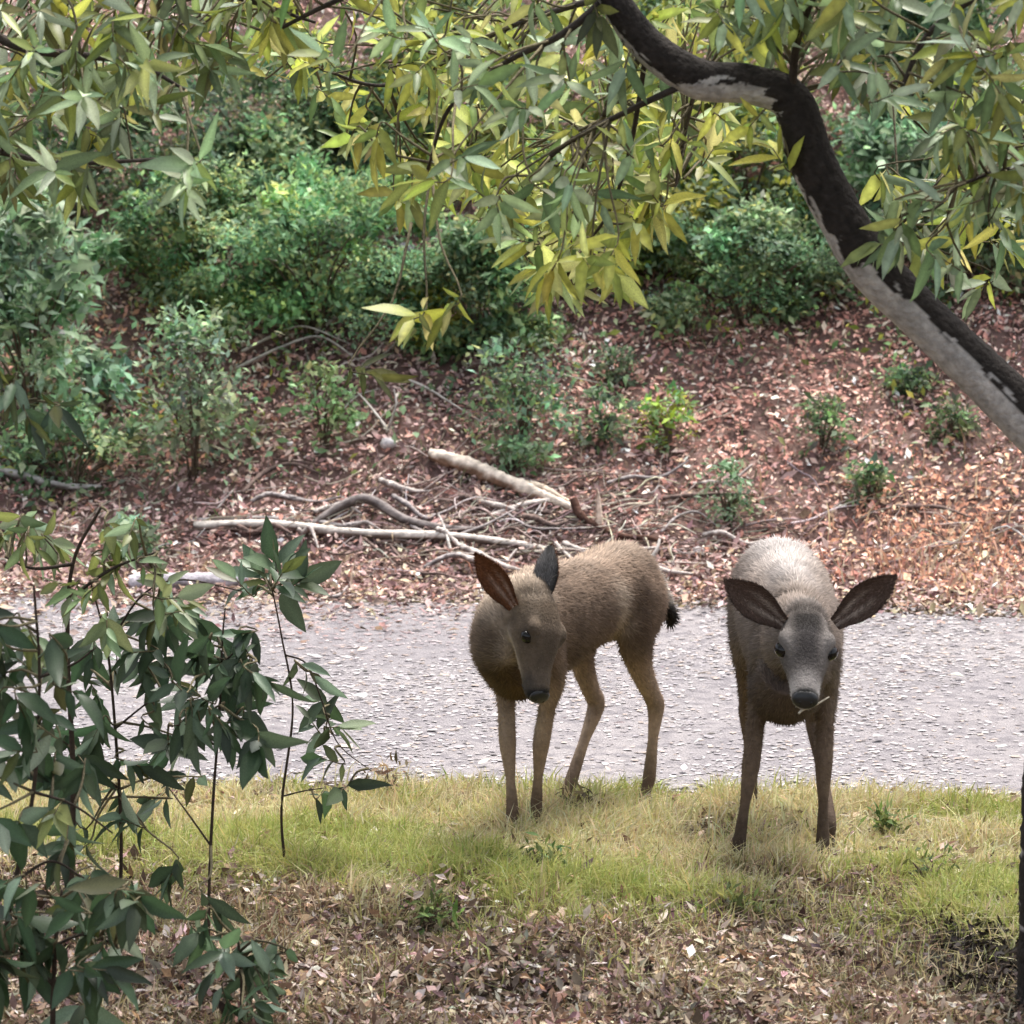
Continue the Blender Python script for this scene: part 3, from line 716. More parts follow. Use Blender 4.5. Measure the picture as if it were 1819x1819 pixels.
G_DG = 'dense green shrubs on the hillside'
shrub('shrub', 'broad leafy mint green shrub at the left end of the bank', 55, 740, 150, 330, mp(1.5, MG, np.array([(.24, .31, .22), (.30, .38, .28), (.19, .26, .15)])), 3800, .062, None, singles=150, wf=.45)
shrub('shrub', 'wide fine leaved dark green shrub above the arched pale twigs', 560, 600, 230, 230, DG * 1.5, 15000, .030, None)
shrub('shrub', 'dark green shrub on the slope left of the arched pale twigs', 330, 560, 150, 200, DG * 1.5, 8000, .032)
shrub('shrub', 'high dusky green shrub patch on the upper slope under drooping leaves', 560, 400, 190, 170, DG * 1.2, 8000, .032)
shrub('shrub', 'rich green shrub ending above the open red leaf slope', 850, 625, 115, 200, DG * 1.25, 8000, .034)
shrub('shrub', 'dense low green shrub left of the leaning dark branch', 1330, 575, 185, 170, mp(1.24, DG, MG), 12000, .030)
shrub('shrub', 'pale bluish green shrub right behind the leaning dark branch', 1590, 440, 140, 190, MG * 1.3 + .02, 4200, .045, singles=60)
shrub('shrub', 'green shrub on the slope right of the leaning dark branch', 1760, 530, 140, 230, mp(1.20, DG, MG), 6500, .042)
shrub('shrub', 'faded grey green loose shrub above the pale broken log', 930, 790, 80, 160, mp(1.20, DG, GG), 1300, .030, loose=1)
shrub('shrub', 'loose pale green plants climbing the bank beside the bare soil gap', 345, 850, 80, 250, mp(1.5, MG, GG), 1500, .040, loose=1)
shrub('shrub', 'low tangled green plants by the dark end of the long log', 130, 880, 130, 120, mp(1.2, MG, DG), 1700, .040, loose=.6)
shrub('shrub', 'mid green shrub high on the slope under the yellow leaves', 1000, 500, 120, 200, mp(1.20, DG, YG), 5000, .036)
shrub('shrub', 'tall green growth on the upper slope at the right', 1680, 260, 190, 260, mp(1.10, DG, MG), 6000, .045)
shrub('shrub', 'dark green growth on the upper left slope below the canopy', 120, 420, 190, 250, mp(1.20, DG, GG), 6000, .045)
shrub('shrub', 'olive green growth at the top of the slope by the limb fork', 1180, 300, 220, 260, mp(1.10, YG, DG), 7000, .042)
shrub('shrub', 'olive growth at the top of the slope under the canopy', 760, 280, 220, 260, mp(1.10, YG, DG), 7000, .040)
shrub('shrub', 'dusky purplish green shrub behind the left rosettes', 450, 330, 170, 190, mp(1.2, DG, GG), 6000, .036)
shrub('shrub', 'green shrub filling the slope behind the yellow hanging leaves', 1120, 470, 150, 190, mp(1.3, MG, YG), 6000, .038)
shrub('shrub', 'mint green shrub under the pale part of the limb', 1330, 420, 130, 190, mp(1.35, MG, MG, YG), 5000, .042)
shrub('shrub', 'leafy green shrub at the far right of the slope', 1840, 400, 130, 220, mp(1.2, MG, YG), 4000, .045)
shrub('shrub', 'lime green sprig catching light above the dark shrubs', 770, 360, 60, 90, LIME, 900, .045)
shrub('shrub', 'lime green leaves in the gap between hanging foliage and red slope', 1060, 500, 75, 90, LIME, 1000, .045)
shrub('shrub', 'yellow green clump at the foot of the rich green shrub', 780, 610, 60, 80, LIME, 800, .045)
shrub('shrub', 'light green clump on the slope right of the leaning limb', 1730, 470, 90, 110, (LIME + .05) * .9, 1100, .045)
pl = 'small plants dotted on the open slope'
for px, py, r_, h_, pal, lab in [
    (575, 800, 62, 125, BG, 'bright green leafy plant beside the bare grey twigs'),
    (1072, 790, 42, 80, mp(1.00, BG, GG), 'small green plant left of the feathery yellow green tuft'),
    (1190, 795, 48, 85, mp(1.10, BG, YG), 'feathery yellow green tuft on the open red slope'),
    (1290, 925, 42, 80, MG * 1.1, 'small green plant low on the bank behind the grey deer'),
    (1092, 690, 32, 50, mp(1.00, GG, MG), 'little dull green plant high on the open slope'),
    (1462, 800, 44, 75, mp(0.90, BG, GG), 'faint olive plant on the red slope under the leaning branch'),
    (1615, 705, 30, 45, mp(1.00, BG, GG), 'tiny green plant just below the leaning pale dark branch'),
    (1690, 780, 38, 50, mp(0.84, BG, GG), 'sparse olive plant on the slope right of the faint one'),
    (915, 850, 48, 55, MG * 1.7, 'pale minty plant growing over the broken pale log'),
    (1540, 900, 36, 60, mp(0.90, BG, GG), 'dull green sprig on the pinkish part of the bank'),
    (330, 560, 45, 75, YG * 1.2, 'yellow green sprig in front of the dark shrubs'),
    (245, 985, 40, 60, MG * 1.5 + np.array((0, .02, .03)), 'pale bluish green leaves on the end of the thick grey log')]:
    shrub('small_plant', lab, px, py, r_, h_, pal, 420, .030, None, 'plant', .5, .6)

# ------------------------------------------------------------------ fallen wood on the bank
def wood(name, label, cat, pts, rad, colA, colB, seg=14, jag=.12, group=None, side=None, n=None):
    """pts: (px, py, lift in m) on the bank; pale colA on top, colB below."""
    P = []
    for px, py, lift in pts:
        q = hit(px, py); q[2] += lift; P.append(q)
    P = np.array(P); c0 = P[0].copy(); c0[2] = float(H(c0[0], c0[1]))
    n = n or max(40, len(P) * 18)
    V, F = tube(P - c0, np.asarray(rad, float), seg=seg, n=n)
    nr = n * seg; ang = np.tile(np.linspace(0, 2 * np.pi, seg, endpoint=False), n); tt = np.repeat(np.linspace(0, n / 14, n), seg)
    cen = V[:nr].reshape(n, seg, 3).mean(1).repeat(seg, 0)
    k = 1 + jag * 2.6 * (fbm(tt * 2.5, np.cos(ang) * 2 + np.sin(ang) * 3, 33) - .47) + jag * 1.2 * (vnoise(tt * 9, np.cos(ang) * 3 + np.sin(ang) * 4, 35) - .5)
    V[:nr] = cen + (V[:nr] - cen) * k[:, None]
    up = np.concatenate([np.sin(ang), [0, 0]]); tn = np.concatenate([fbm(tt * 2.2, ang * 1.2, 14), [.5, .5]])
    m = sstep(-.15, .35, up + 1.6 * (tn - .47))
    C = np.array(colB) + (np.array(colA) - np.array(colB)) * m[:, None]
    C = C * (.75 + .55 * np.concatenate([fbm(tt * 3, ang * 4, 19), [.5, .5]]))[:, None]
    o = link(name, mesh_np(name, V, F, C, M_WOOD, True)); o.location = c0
    return tag(o, label, cat, group)
PW, DW, GW = (.62, .56, .50), (.12, .085, .07), (.34, .31, .30)
wood('log', 'long slender pale log lying along the foot of the bank', 'log', [(345, 945, .02), (480, 948, .03), (640, 962, .03), (800, 968, .03), (930, 980, .02), (1040, 995, .01)], [.020, .022, .022, .019, .016, .010], PW, DW)
wood('log', 'thin grey branch lying just above the long pale log', 'log', [(330, 932, .01), (450, 930, .02), (560, 938, .02), (640, 945, .01)], [.010, .012, .012, .006], GW, DW)
wood('log', 'dark arched branch on the bank behind the long pale log', 'branch', [(540, 945, .0), (590, 930, .05), (650, 925, .085), (720, 945, .05), (800, 950, .02), (890, 945, .01)], [.010, .018, .022, .020, .016, .008], (.22, .19, .18), (.07, .055, .05))
wood('log', 'thick broken pale log slanting down the bank behind the brown deer', 'log', [(765, 825, .04), (830, 848, .045), (900, 875, .04), (960, 895, .03), (1025, 915, .02)], [.026, .034, .032, .030, .014], (.70, .60, .50), (.20, .12, .08), jag=.3)
wood('log', 'splintered pale stick beside the broken slanting log', 'stick', [(900, 865, .03), (960, 885, .04), (1010, 905, .03)], [.008, .018, .007], (.66, .55, .43), (.25, .16, .11), jag=.3)
wood('log', 'short pale split branch lying across the end of the broken log', 'branch', [(870, 925, .02), (930, 912, .03), (990, 905, .03), (1050, 912, .02)], [.009, .014, .013, .006], (.68, .60, .54), (.2, .14, .11), jag=.25)
wood('branch', 'forked dark red brown branch rising behind the brown deer', 'branch', [(1018, 925, .09), (1030, 935, .045), (1060, 945, .02), (1110, 962, .02), (1160, 972, .03), (1215, 990, .02)], [.017, .019, .016, .013, .010, .004], (.10, .05, .035), (.05, .026, .02), seg=8)
wood('branch', 'upright pale splinter standing on the bank above the brown deer', 'stick', [(1066, 945, .0), (1064, 940, .06), (1062, 940, .13), (1060, 940, .165)], [.020, .015, .009, .002], (.66, .52, .42), (.34, .22, .16), seg=8)
wood('log', 'thick smooth grey log at the road edge by the leaf spray', 'log', [(230, 1052, .03), (300, 1052, .035), (370, 1050, .035), (440, 1048, .03)], [.040, .044, .040, .034], (.40, .37, .40), (.15, .13, .13), seg=18)
wood('branch', 'grey fallen branch at the left end of the bank', 'branch', [(-40, 840, .03), (40, 868, .05), (110, 885, .05), (180, 880, .03)], [.018, .020, .017, .010], (.42, .40, .39), (.10, .085, .08))
wood('branch', 'thin dark branch dipping from the left onto the grey fallen one', 'branch', [(-30, 790, .08), (40, 838, .07), (100, 872, .06), (160, 895, .02)], [.010, .010, .008, .004], (.09, .07, .055), (.05, .04, .035), seg=8)
wood('branch', 'short dark stick at the road edge left of the brown deer', 'stick', [(680, 1026, .01), (740, 1030, .015), (800, 1034, .01), (850, 1030, .01)], [.004, .007, .006, .003], (.16, .11, .10), (.07, .05, .045), seg=8)
for i, (pts, lab) in enumerate([
    ([(690, 775, .02), (672, 770, .07), (650, 768, .13), (635, 768, .17)], 'bare grey twig leaning left beside the bright green plant'),
    ([(688, 778, .02), (697, 775, .08), (704, 775, .13), (700, 772, .19)], 'bare grey twig standing upright beside the bright green plant'),
    ([(720, 690, .04), (760, 712, .05), (810, 738, .04), (858, 760, .02)], 'long thin grey twig lying down the bank above the broken log'),
    ([(430, 650, .06), (480, 640, .10), (540, 630, .12), (620, 632, .05)], 'long pale arched twig below the dark green shrubs'),
    ([(420, 672, .04), (500, 655, .09), (570, 640, .10), (640, 655, .03)], 'lower pale arched twig below the dark green shrubs'),
    ([(560, 600, .02), (556, 592, .12), (535, 590, .22), (500, 590, .30), (460, 590, .32)], 'tall thin pale stem bowed over the dark green shrubs'),
    ([(560, 605, .03), (590, 592, .05), (625, 572, .06)], 'short pale stub of wood pointing up from the shrubs'),
    ([(800, 985, .02), (790, 965, .06), (780, 950, .08)], 'thin pale twig crossing the long pale log'),
    ([(1160, 1000, .02), (1168, 995, .05), (1172, 990, .075)], 'short white stick stub standing behind the brown deer\'s rump'),
    ([(220, 720, .04), (250, 728, .05), (285, 745, .03)], 'pale curved stick on the bare soil between green plants')]):
    wood('twig', lab, 'twig', pts, np.linspace(.0075, .003, len(pts)) * (1.6 if 'stub' in lab else 1), (.60, .55, .50), (.30, .25, .22), seg=7, jag=.08)
r3 = np.random.default_rng(8)
for i in range(34):
    px, py = r3.normal(830, 230), r3.normal(945, 42); a_ = r3.normal(.12, .45); L_ = r3.uniform(60, 190); cu = r3.normal(0, 14)
    pts = [(px + math.cos(a_) * L_ * t, py + math.sin(a_) * L_ * t * .45 + cu * math.sin(t * 3.1), .012 + r3.uniform(0, .05)) for t in (0, .3, .65, 1)]
    r0 = r3.uniform(.006, .015); g = r3.choice(3)
    wood('branch', 'weathered broken branch in the tangle at the foot of the bank', 'branch', pts, np.array([.8, 1, .8, .35]) * r0, [(.52, .46, .42), (.34, .30, .29), (.20, .14, .12)][g], [(.22, .17, .15), (.12, .095, .09), (.07, .05, .045)][g], seg=9, jag=.3, group='branches tangled at the foot of the bank')
# stones
def stone(px, py, r, lab, c):
    p = hit(px, py); t = np.linspace(-np.pi / 2, np.pi / 2, 10); th = np.linspace(0, 2 * np.pi, 14, endpoint=False)
    T, A = np.meshgrid(t, th, indexing='ij'); d = np.stack([np.cos(T) * np.cos(A), np.cos(T) * np.sin(A), np.sin(T)], -1)
    k = 1 + .5 * (fbm(d[..., 0] * 1.6 + px, d[..., 1] * 1.6 + d[..., 2] * 2, 3) - .47)
    V = (d * k[..., None] * np.array((r, r * .8, r * .7))).reshape(-1, 3); i = np.arange(140).reshape(10, 14); j = np.roll(i, -1, 1)
    F = np.stack([i[:-1], j[:-1], j[1:], i[1:]], -1).reshape(-1, 4)
    o = link('stone', mesh_np('stone', V, F, np.full((140, 3), c), M_WOOD, True)); o.location = p + np.array((0, 0, r * .4)); tag(o, lab, 'stone')
stone(722, 450, .045, 'rounded grey stone among the dark green shrubs', (.34, .32, .36))
stone(690, 795, .035, 'white stone by the foot of the bare grey twigs', (.62, .58, .58))
stone(516, 792, .016, 'small white stone left of the bright green plant', (.75, .70, .68))
stone(1240, 985, .03, 'pale stone at the foot of the bank between the two deer', (.5, .46, .46))
stone(990, 890, .022, 'small pale stone beside the broken log', (.6, .55, .53))

# ------------------------------------------------------------------ bay trees: trunks, limbs, twigs, leaves
LG = np.array([(.16, .22, .11), (.21, .28, .16), (.11, .16, .07), (.30, .37, .24), (.19, .22, .07)])   # grey green bay leaves
LM = np.array([(.20, .28, .09), (.14, .21, .07), (.26, .34, .13), (.33, .41, .19)])
LY = np.array([(.36, .38, .07), (.26, .29, .06), (.44, .46, .10), (.19, .23, .06), (.50, .51, .20)])    # yellowing bay leaves
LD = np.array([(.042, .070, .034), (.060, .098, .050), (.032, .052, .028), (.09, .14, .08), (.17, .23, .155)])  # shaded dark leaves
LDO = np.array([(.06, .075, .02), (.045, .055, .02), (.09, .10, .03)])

class Tree:
    def __init__(s, name, label, cat, base, group=None):
        s.root = empty(name, base, label, cat, group); s.tw = Batch(); s.leaves = []; s.bough = []
    def add_bough(s, pts, r0, r1, col=(.045, .036, .03), seg=8):
        P = np.array(pts); n = max(12, len(P) * 6)
        V, F = tube(P, np.linspace(r0, r1, len(P)), seg=seg, n=n)
        m = mesh_np('bough', V, F, np.full((len(V), 3), col) * rng.uniform(.7, 1.3, (len(V), 1)), M_BARK, True)
        link('bough', m, s.root); s.bough.append(catmull(P, 40))
    def spray(s, C, pal, n=8, L=.115, droop=.6, dirn=None, twig=True, spread=1., tone=1.):
        C = np.asarray(C, float)
        ax = nrm(rng.normal(size=3) * .5 + np.array((0, -.15, -.25))) if dirn is None else nrm(np.asarray(dirn, float) + .15 * rng.normal(size=3))
        if twig and s.bough:
            A = np.vstack(s.bough); j = np.argmin(((A - C) ** 2).sum(1) + rng.random(len(A)) * .02); b = A[j]; dd_ = np.linalg.norm(b - C); b = C + (b - C) * min(1., .5 / dd_)
            mid = (b + C) / 2 + np.array((0, 0, .012)) + .012 * rng.normal(size=3)
            V, F = tube([b, mid, C - ax * .05, C + ax * .03], [.0045, .0035, .0025, .0015], seg=5 if 0 else 6, n=10)
            s.tw.add(V, F, np.array((.10, .085, .05)) * rng.uniform(.6, 1.8))
        e1 = nrm(np.cross(ax, (.3, .5, .8))); e2 = np.cross(ax, e1); ph = rng.uniform(0, 6.28)
        for i in range(n):
            t = i / max(n - 1, 1); an = ph + i * 2.4
            rad = e1 * math.cos(an) + e2 * math.sin(an)
            D = nrm(ax * (.25 + .9 * t) + rad * (.95 - .5 * t) * spread + np.array((0, 0, -droop * rng.uniform(.5, 1.2))) + .12 * rng.normal(size=3))
            N = nrm(ax * .6 - rad * .3 + np.array((0, -.75, .75)) + .45 * rng.normal(size=3))
            s.leaves.append((C + ax * (t - .6) * .07, D, N, L * rng.uniform(.5, 1.2), pal, tone))
    def finish(s, maxobj=300, wf=.27, behind=None):
        if s.tw.V: link('twigs', s.tw.mesh('twigs', M_BARK, True), s.root, 'stuff')
        P = np.array([l[0] for l in s.leaves]); 
        # leaves in the frame and nearest first become parts of their own
        X = P; fy = math.cos(PITCH); d = P - np.array((0, 0, CAM_H))
        dep = d[:, 1] * math.cos(PITCH) - d[:, 2] * math.sin(PITCH); u = d[:, 0] / dep * FPX; v = -(d[:, 1] * math.sin(PITCH) + d[:, 2] * math.cos(PITCH)) / dep * FPX
        vis = (np.abs(u) < 930) & (np.abs(v) < 930)
        L = np.array([l[3] for l in s.leaves]); score = np.where(vis, L / dep, -1) * rng.uniform(.8, 1.2, len(L))
        o = np.argsort(-score); sel = [i for i in o[:maxobj] if vis[i]]; ss = set(sel); rest = [i for i in range(len(P)) if i not in ss]
        pals = {}
        for i in sel: pals.setdefault(id(s.leaves[i][4]), []).append(i)
        for ids in pals.values():
            q = [s.leaves[i] for i in ids]
            leaf_objects(s.root, np.array([a[0] for a in q]), np.array([a[1] for a in q]), np.array([a[2] for a in q]), [a[3] for a in q], q[0][4], M_LEAF, wf)
        if rest:
            q = [s.leaves[i] for i in rest]; Ls = np.array([a[3] for a in q])
            V, F, k = leaf_batch([a[0] for a in q], [a[1] for a in q], [a[2] for a in q], Ls, Ls * wf * rng.uniform(.85, 1.2, len(q)), rng.uniform(.1, .5, len(q)), rng.uniform(0, .35, len(q)), 1)
            c = np.vstack([leafcol(a[4], 1, .2) for a in q]); c = np.repeat(c, k, 0) * np.tile(rib(k), len(q))[:, None]
            link('foliage', mesh_np('foliage', V, F, c, M_LEAF, True), s.root, 'stuff')

def patchy_tube(name, root, P, rad, palef, seg=64, n=420, jag=.0025):
    """bark tube: blackish mossy bark over pale grey, with a ragged border; palef(t) gives the pale share."""
    V, F = tube(P, rad, seg=seg, n=n)
    nr = n * seg; V0 = V[:nr].reshape(n, seg, 3); cen = V0.mean(1, keepdims=True); dirs = nrm(V0 - cen)
    th = np.linspace(0, 2 * np.pi, seg, endpoint=False)[None]; t = np.linspace(0, 1, n)[:, None]
    arc = t * np.linalg.norm(np.diff(catmull(P, 60), axis=0), axis=1).sum()
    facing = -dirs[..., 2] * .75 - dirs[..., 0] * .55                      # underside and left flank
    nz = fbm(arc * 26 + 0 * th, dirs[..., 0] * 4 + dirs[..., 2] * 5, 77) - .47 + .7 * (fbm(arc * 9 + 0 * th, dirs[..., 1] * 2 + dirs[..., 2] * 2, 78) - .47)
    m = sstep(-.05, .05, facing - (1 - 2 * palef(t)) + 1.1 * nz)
    fine = fbm(arc * 60 + 0 * th, np.cos(th) * 9 + np.sin(th) * 7, 79)
    k = 1 + .10 * (1 - m) * (fine - .3) + .10 * (fbm(arc * 5 + 0 * th, np.cos(th) + 0 * t, 80) - .47)
    V[:nr] = (cen + (V0 - cen) * k[..., None]).reshape(-1, 3)
    pale = np.array((.36, .34, .325)) * (.65 + .7 * fbm(arc * 14 + 0 * th, th * 3 + 0 * t, 81))[..., None]
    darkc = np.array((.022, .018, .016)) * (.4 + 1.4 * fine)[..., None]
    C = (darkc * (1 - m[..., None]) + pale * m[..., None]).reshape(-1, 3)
    C = np.vstack([C, [.02] * 3, [.02] * 3])
    return link(name, mesh_np(name, V, F, C, M_BARK, True), root)

# right-hand tree with the leaning limb
YB = 12.6
tb = at_y(1905, 1830, YB); tb[2] = float(H(tb[0], tb[1])) - .05
TR = Tree('bay_tree', 'bay tree with a leaning black and pale grey limb above the slope', 'tree', tb)
q = lambda px, py, Y=YB: at_y(px, py, Y)
jn = q(1935, 850)
trunkP = [tb, q(1908, 1700), q(1908, 1500), q(1918, 1250), q(1935, 1000), jn + (0.03, 0, .1), q(1990, 500), q(2050, 0), q(2080, -900), q(2050, -1900)]
patchy_tube('trunk', TR.root, trunkP, [.155, .148, .142, .138, .135, .13, .12, .11, .08, .04], lambda t: .06 + 0 * t, n=300)
limbP = [jn, q(1870, 790), q(1760, 680), q(1640, 565), q(1550, 475), q(1490, 380), q(1440, 280), q(1405, 180), q(1330, 150), q(1240, 140), q(1150, 80), q(1085, -10), q(1030, -120)]
limbR = np.array([66, 62, 58, 54, 56, 52, 50, 46, 44, 46, 40, 34, 28]) * .78 / ppm(YB)
def limb_pale(t): return np.interp(t, [0, .12, .2, .3, .335, .36, .55, .6, .64, .74, .78, 1], [.3, .45, .62, .64, .6, .12, .08, .1, .52, .55, .15, .1])
patchy_tube('limb', TR.root, limbP, limbR, limb_pale)
# near-black roots added to fill out the shadow patch at the trunk's foot
for pts, r0 in (([(1890, 1760), (1840, 1800), (1790, 1815), (1720, 1840)], .05), ([(1890, 1700), (1830, 1735), (1780, 1740), (1720, 1735)], .045)):
    P = []
    for i, (px, py) in enumerate(pts):
        p = at_y(px, py, YB - .02 * i); 
        if i: p = hit(px, py); p[2] += .03 - .02 * i
        P.append(p)
    V, F = tube(P, [r0, r0 * .9, r0 * .7, .03], seg=20, n=40)
    cm = np.repeat(catmull(np.array(P), 40), 20, 0); nn = fbm(V[:800, 0] * 22, V[:800, 1] * 14 + V[:800, 2] * 22, 66)
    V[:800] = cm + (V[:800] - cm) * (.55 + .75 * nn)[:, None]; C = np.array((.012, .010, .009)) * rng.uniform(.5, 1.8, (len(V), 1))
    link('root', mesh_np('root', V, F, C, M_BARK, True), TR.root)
# boughs feeding the hanging leaves (most of their length is above the frame)
TR.add_bough([limbP[9], q(1130, 190), q(1000, 260, 12.9), q(940, 330, 13), q(920, 420, 13.1)], .010, .004)
TR.add_bough([limbP[11], q(1000, 60), q(900, 110, 12.8), q(800, 190, 12.9), q(760, 300, 13)], .012, .004)
TR.add_bough([limbP[12], q(930, -100), q(760, -60, 12.8), q(600, 0, 13), q(480, 60, 13.1)], .016, .005)
TR.add_bough([limbP[7], q(1420, 60, 12.5), q(1480, -60, 12.4), q(1600, -150, 12.4)], .012, .006)
TR.add_bough([trunkP[7], q(1900, -60, 12.4), q(1760, -20, 12.3), q(1650, 60, 12.3), q(1600, 160, 12.3)], .02, .005)
TR.add_bough([trunkP[6], q(1900, 330, 12.4), q(1800, 300, 12.3), q(1700, 330, 12.3)], .012, .004)
TR.add_bough([limbP[10], q(1120, 260, 12.9), q(1080, 380, 13.1), q(1010, 470, 13.2)], .008, .003)
TR.add_bough([trunkP[6], q(1850, 260, 13.2), q(1700, 300, 13.8), q(1600, 400, 14)], .012, .004)
TR.add_bough([limbP[11], q(900, 50, 13.6), q(700, 150, 14.2), q(560, 120, 14.3)], .010, .004)
TR.add_bough([limbP[10], q(1050, 250, 13.8), q(1000, 420, 14.2)], .010, .004)
TR.add_bough([limbP[9], q(1220, 220, 13.4), q(1200, 330, 14.0)], .008, .004)
def fill(tree, n, x0, x1, y0, y1, Y0, Y1, pal, mask=None, **kw):
    c = 0
    while c < n:
        px, py = rng.uniform(x0, x1), rng.uniform(y0, y1)
        if mask is not None and rng.random() > mask(px, py): continue
        tree.spray(at_y(px, py, rng.uniform(Y0, Y1)), pal, int(rng.integers(6, 11)), **kw); c += 1
# yellow-green masses, centre top
lower = lambda px: np.interp(px, [350, 500, 620, 700, 800, 900, 1000, 1100, 1180, 1260], [90, 130, 280, 360, 330, 430, 540, 500, 380, 300])
fill(TR, 185, 330, 1290, -60, 560, 12.9, 14.6, mp(1., LY, LY, LM), lambda x, y: (y < lower(x)) * (.15 + 1.2 * fbm(x / 130, y / 130, 91)), droop=.2)
fill(TR, 22, 560, 1260, -60, 400, 12.3, 13.0, LG * 1.25, lambda x, y: (y < lower(x) - 30) * (.25 + 1.0 * fbm(x / 120, y / 120, 93)), droop=.15)
for px, py, pal in [(770, 320, LY * 1.3), (800, 545, LY), (740, 560, LY), (650, 660, LDO * 1.3), (1040, 460, LY * 1.3), (1090, 440, LY * 1.2), (985, 470, LY), (1010, 340, LG * 1.6), (690, 60, LG * 1.8), (770, 60, LG * 1.6), (1110, 120, LG * 1.2),
                    (1000, 140, LG * 1.3), (930, 190, LG * 1.4), (1340, 215, LY * 1.5), (1385, 280, LY * 1.6), (1060, 20, LDO)]:
    TR.spray(at_y(px, py, 12.55), pal, 8, .125, .3)
# right-hand leaves
fill(TR, 60, 1480, 1880, -60, 420, 12.0, 12.9, mp(1., LG, LG, LY * .7), lambda x, y: (.2 + 1.0 * fbm(x / 120, y / 120, 95)) * (y < 120 + (x - 1450) * .7), droop=.25)
fill(TR, 40, 1560, 1880, 120, 520, 13.2, 14.5, mp(1., LG, LY), droop=.25)
fill(TR, 34, 1280, 1600, -60, 120, 12.3, 12.9, mp(1.00, LG, LY), lambda x, y: y < 40 + 60 * vnoise(x / 60, 3))
fill(TR, 14, 1560, 1840, 230, 480, 12.1, 12.6, LG * 1.1)
# extra crown above the frame, unseen, added to shade the foreground
for i in range(70):
    TR.spray((rng.uniform(-2.2, 3.6), rng.uniform(10.6, 14.2), rng.uniform(3.15, 5.4)), LG, 9, .12, .5, twig=False)
for i in range(9):
    e = np.array((rng.uniform(-2.2, 3.2), rng.uniform(10.8, 14), rng.uniform(3.3, 5)))
    TR.add_bough([trunkP[8], (trunkP[8] + e) / 2 + (0, 0, .4), e], .03, .006)
TR.finish()

# left-hand tree (its trunk stands just outside the view)
lb = at_y(-330, 1500, 12.9); lb[2] = float(H(lb[0], lb[1])) - .05
TL = Tree('bay_tree', 'bay tree with grey green leaves hanging over the upper left slope', 'tree', lb)
patchy_tube('trunk', TL.root, [lb, lb + (.02, 0, .8), lb + (-.05, .05, 1.8), lb + (.05, .1, 3.0), lb + (.15, .0, 5.0)], [.13, .115, .10, .085, .03], lambda t: .1 + 0 * t, seg=32, n=120)
lt = lb + (.0, .07, 2.3)
TL.add_bough([lt, q(-120, 60, 12.8), q(60, 90, 12.7), q(230, 110, 12.7), q(330, 160, 12.7)], .02, .004)
TL.add_bough([lt, q(-150, 250, 12.8), q(0, 270, 12.7), q(110, 290, 12.7), q(330, 280, 12.8)], .015, .004)
TL.add_bough([lt + (0, 0, .4), q(-100, -120, 12.9), q(150, -60, 13), q(400, -10, 13.1), q(560, 40, 13.2)], .02, .004)
TL.add_bough([lb + (0, 0, 1.5), q(-140, 640, 12.8), q(-20, 680, 12.6), q(50, 720, 12.5)], .01, .003)
fill(TL, 66, -60, 430, -60, 400, 12.4, 13.6, mp(1., LG, LG, LY * .6), lambda x, y: (y < np.interp(x, [0, 200, 330, 400], [380, 300, 180, 120])) * (.3 + .9 * fbm(x / 120, y / 120, 97)), droop=.3)
fill(TL, 26, -40, 520, -60, 240, 12.9, 13.5, mp(1.00, LY, LG, LM), lambda x, y: (y < np.interp(x, [0, 250, 520], [240, 180, 120])), droop=.3)
for px, py in [(260, 115), (345, 290), (95, 305), (150, 170), (60, 90), (330, 330)]:
    TL.spray(at_y(px, py, 12.4), LG * 1.6, 9, .125, .15, (0, -.7, -.2))
for px, py in [(20, 690), (50, 740), (100, 720), (-10, 640)]:
    TL.spray(at_y(px, py, 12.4), mp(1.2, LDO, LD), 7, .12, .7)
for i in range(60):
    TL.spray((rng.uniform(-4.2, -1.2), rng.uniform(11, 14.5), rng.uniform(3.2, 5.2)), LG, 9, .12, .5, twig=False)
TL.finish()

# saplings of the lower left thicket
def sapling(label, pts, Y, r0, sprays, pal, L=.115, side=(), tone=1., droop=.65, maxobj=200):
    b = hit(*pts[0]) if pts[0][1] < 1819 else at_y(pts[0][0], pts[0][1], Y)
    Y = b[1] if Y is None else Y
    b = at_y(pts[0][0], pts[0][1], Y); b[2] = float(H(b[0], b[1])) - .03
    t = Tree('bay_sapling', label, 'sapling', b)
    P = [b] + [at_y(px, py, Y) for px, py in pts[1:]]
    m = tube(P, np.linspace(r0, r0 * .4, len(P)), seg=8, n=len(P) * 8)
    link('stem', mesh_np('stem', m[0], m[1], np.full((len(m[0]), 3), (.05, .036, .026)), M_BARK, True), t.root)
    t.bough.append(catmull(P, 60)[20:])
    for sp in side:
        Q = [at_y(px, py, Y + dy) for px, py, dy in sp]
        j = np.argmin(((catmull(P, 60) - Q[0]) ** 2).sum(1)); Q[0] = catmull(P, 60)[j]
        t.add_bough(Q, r0 * .6, r0 * .3, (.045, .034, .026))
    for s_ in sprays:
        px, py, n = s_[:3]; d = s_[3] if len(s_) > 3 else None; p_ = s_[4] if len(s_) > 4 else pal
        t.spray(at_y(px, py, Y + rng.uniform(-.22, .22)), p_, n, L * rng.uniform(.85, 1.15), droop if d is None else .1, d)
    t.finish(maxobj, .33); return t
def rs(n, x0, x1, y0, y1, k=7, m=None):
    o = []
    while len(o) < n:
        x, y = rng.uniform(x0, x1), rng.uniform(y0, y1)
        if m is None or rng.random() < m(x, y): o.append((x, y, int(rng.integers(k - 2, k + 2))))
    return o
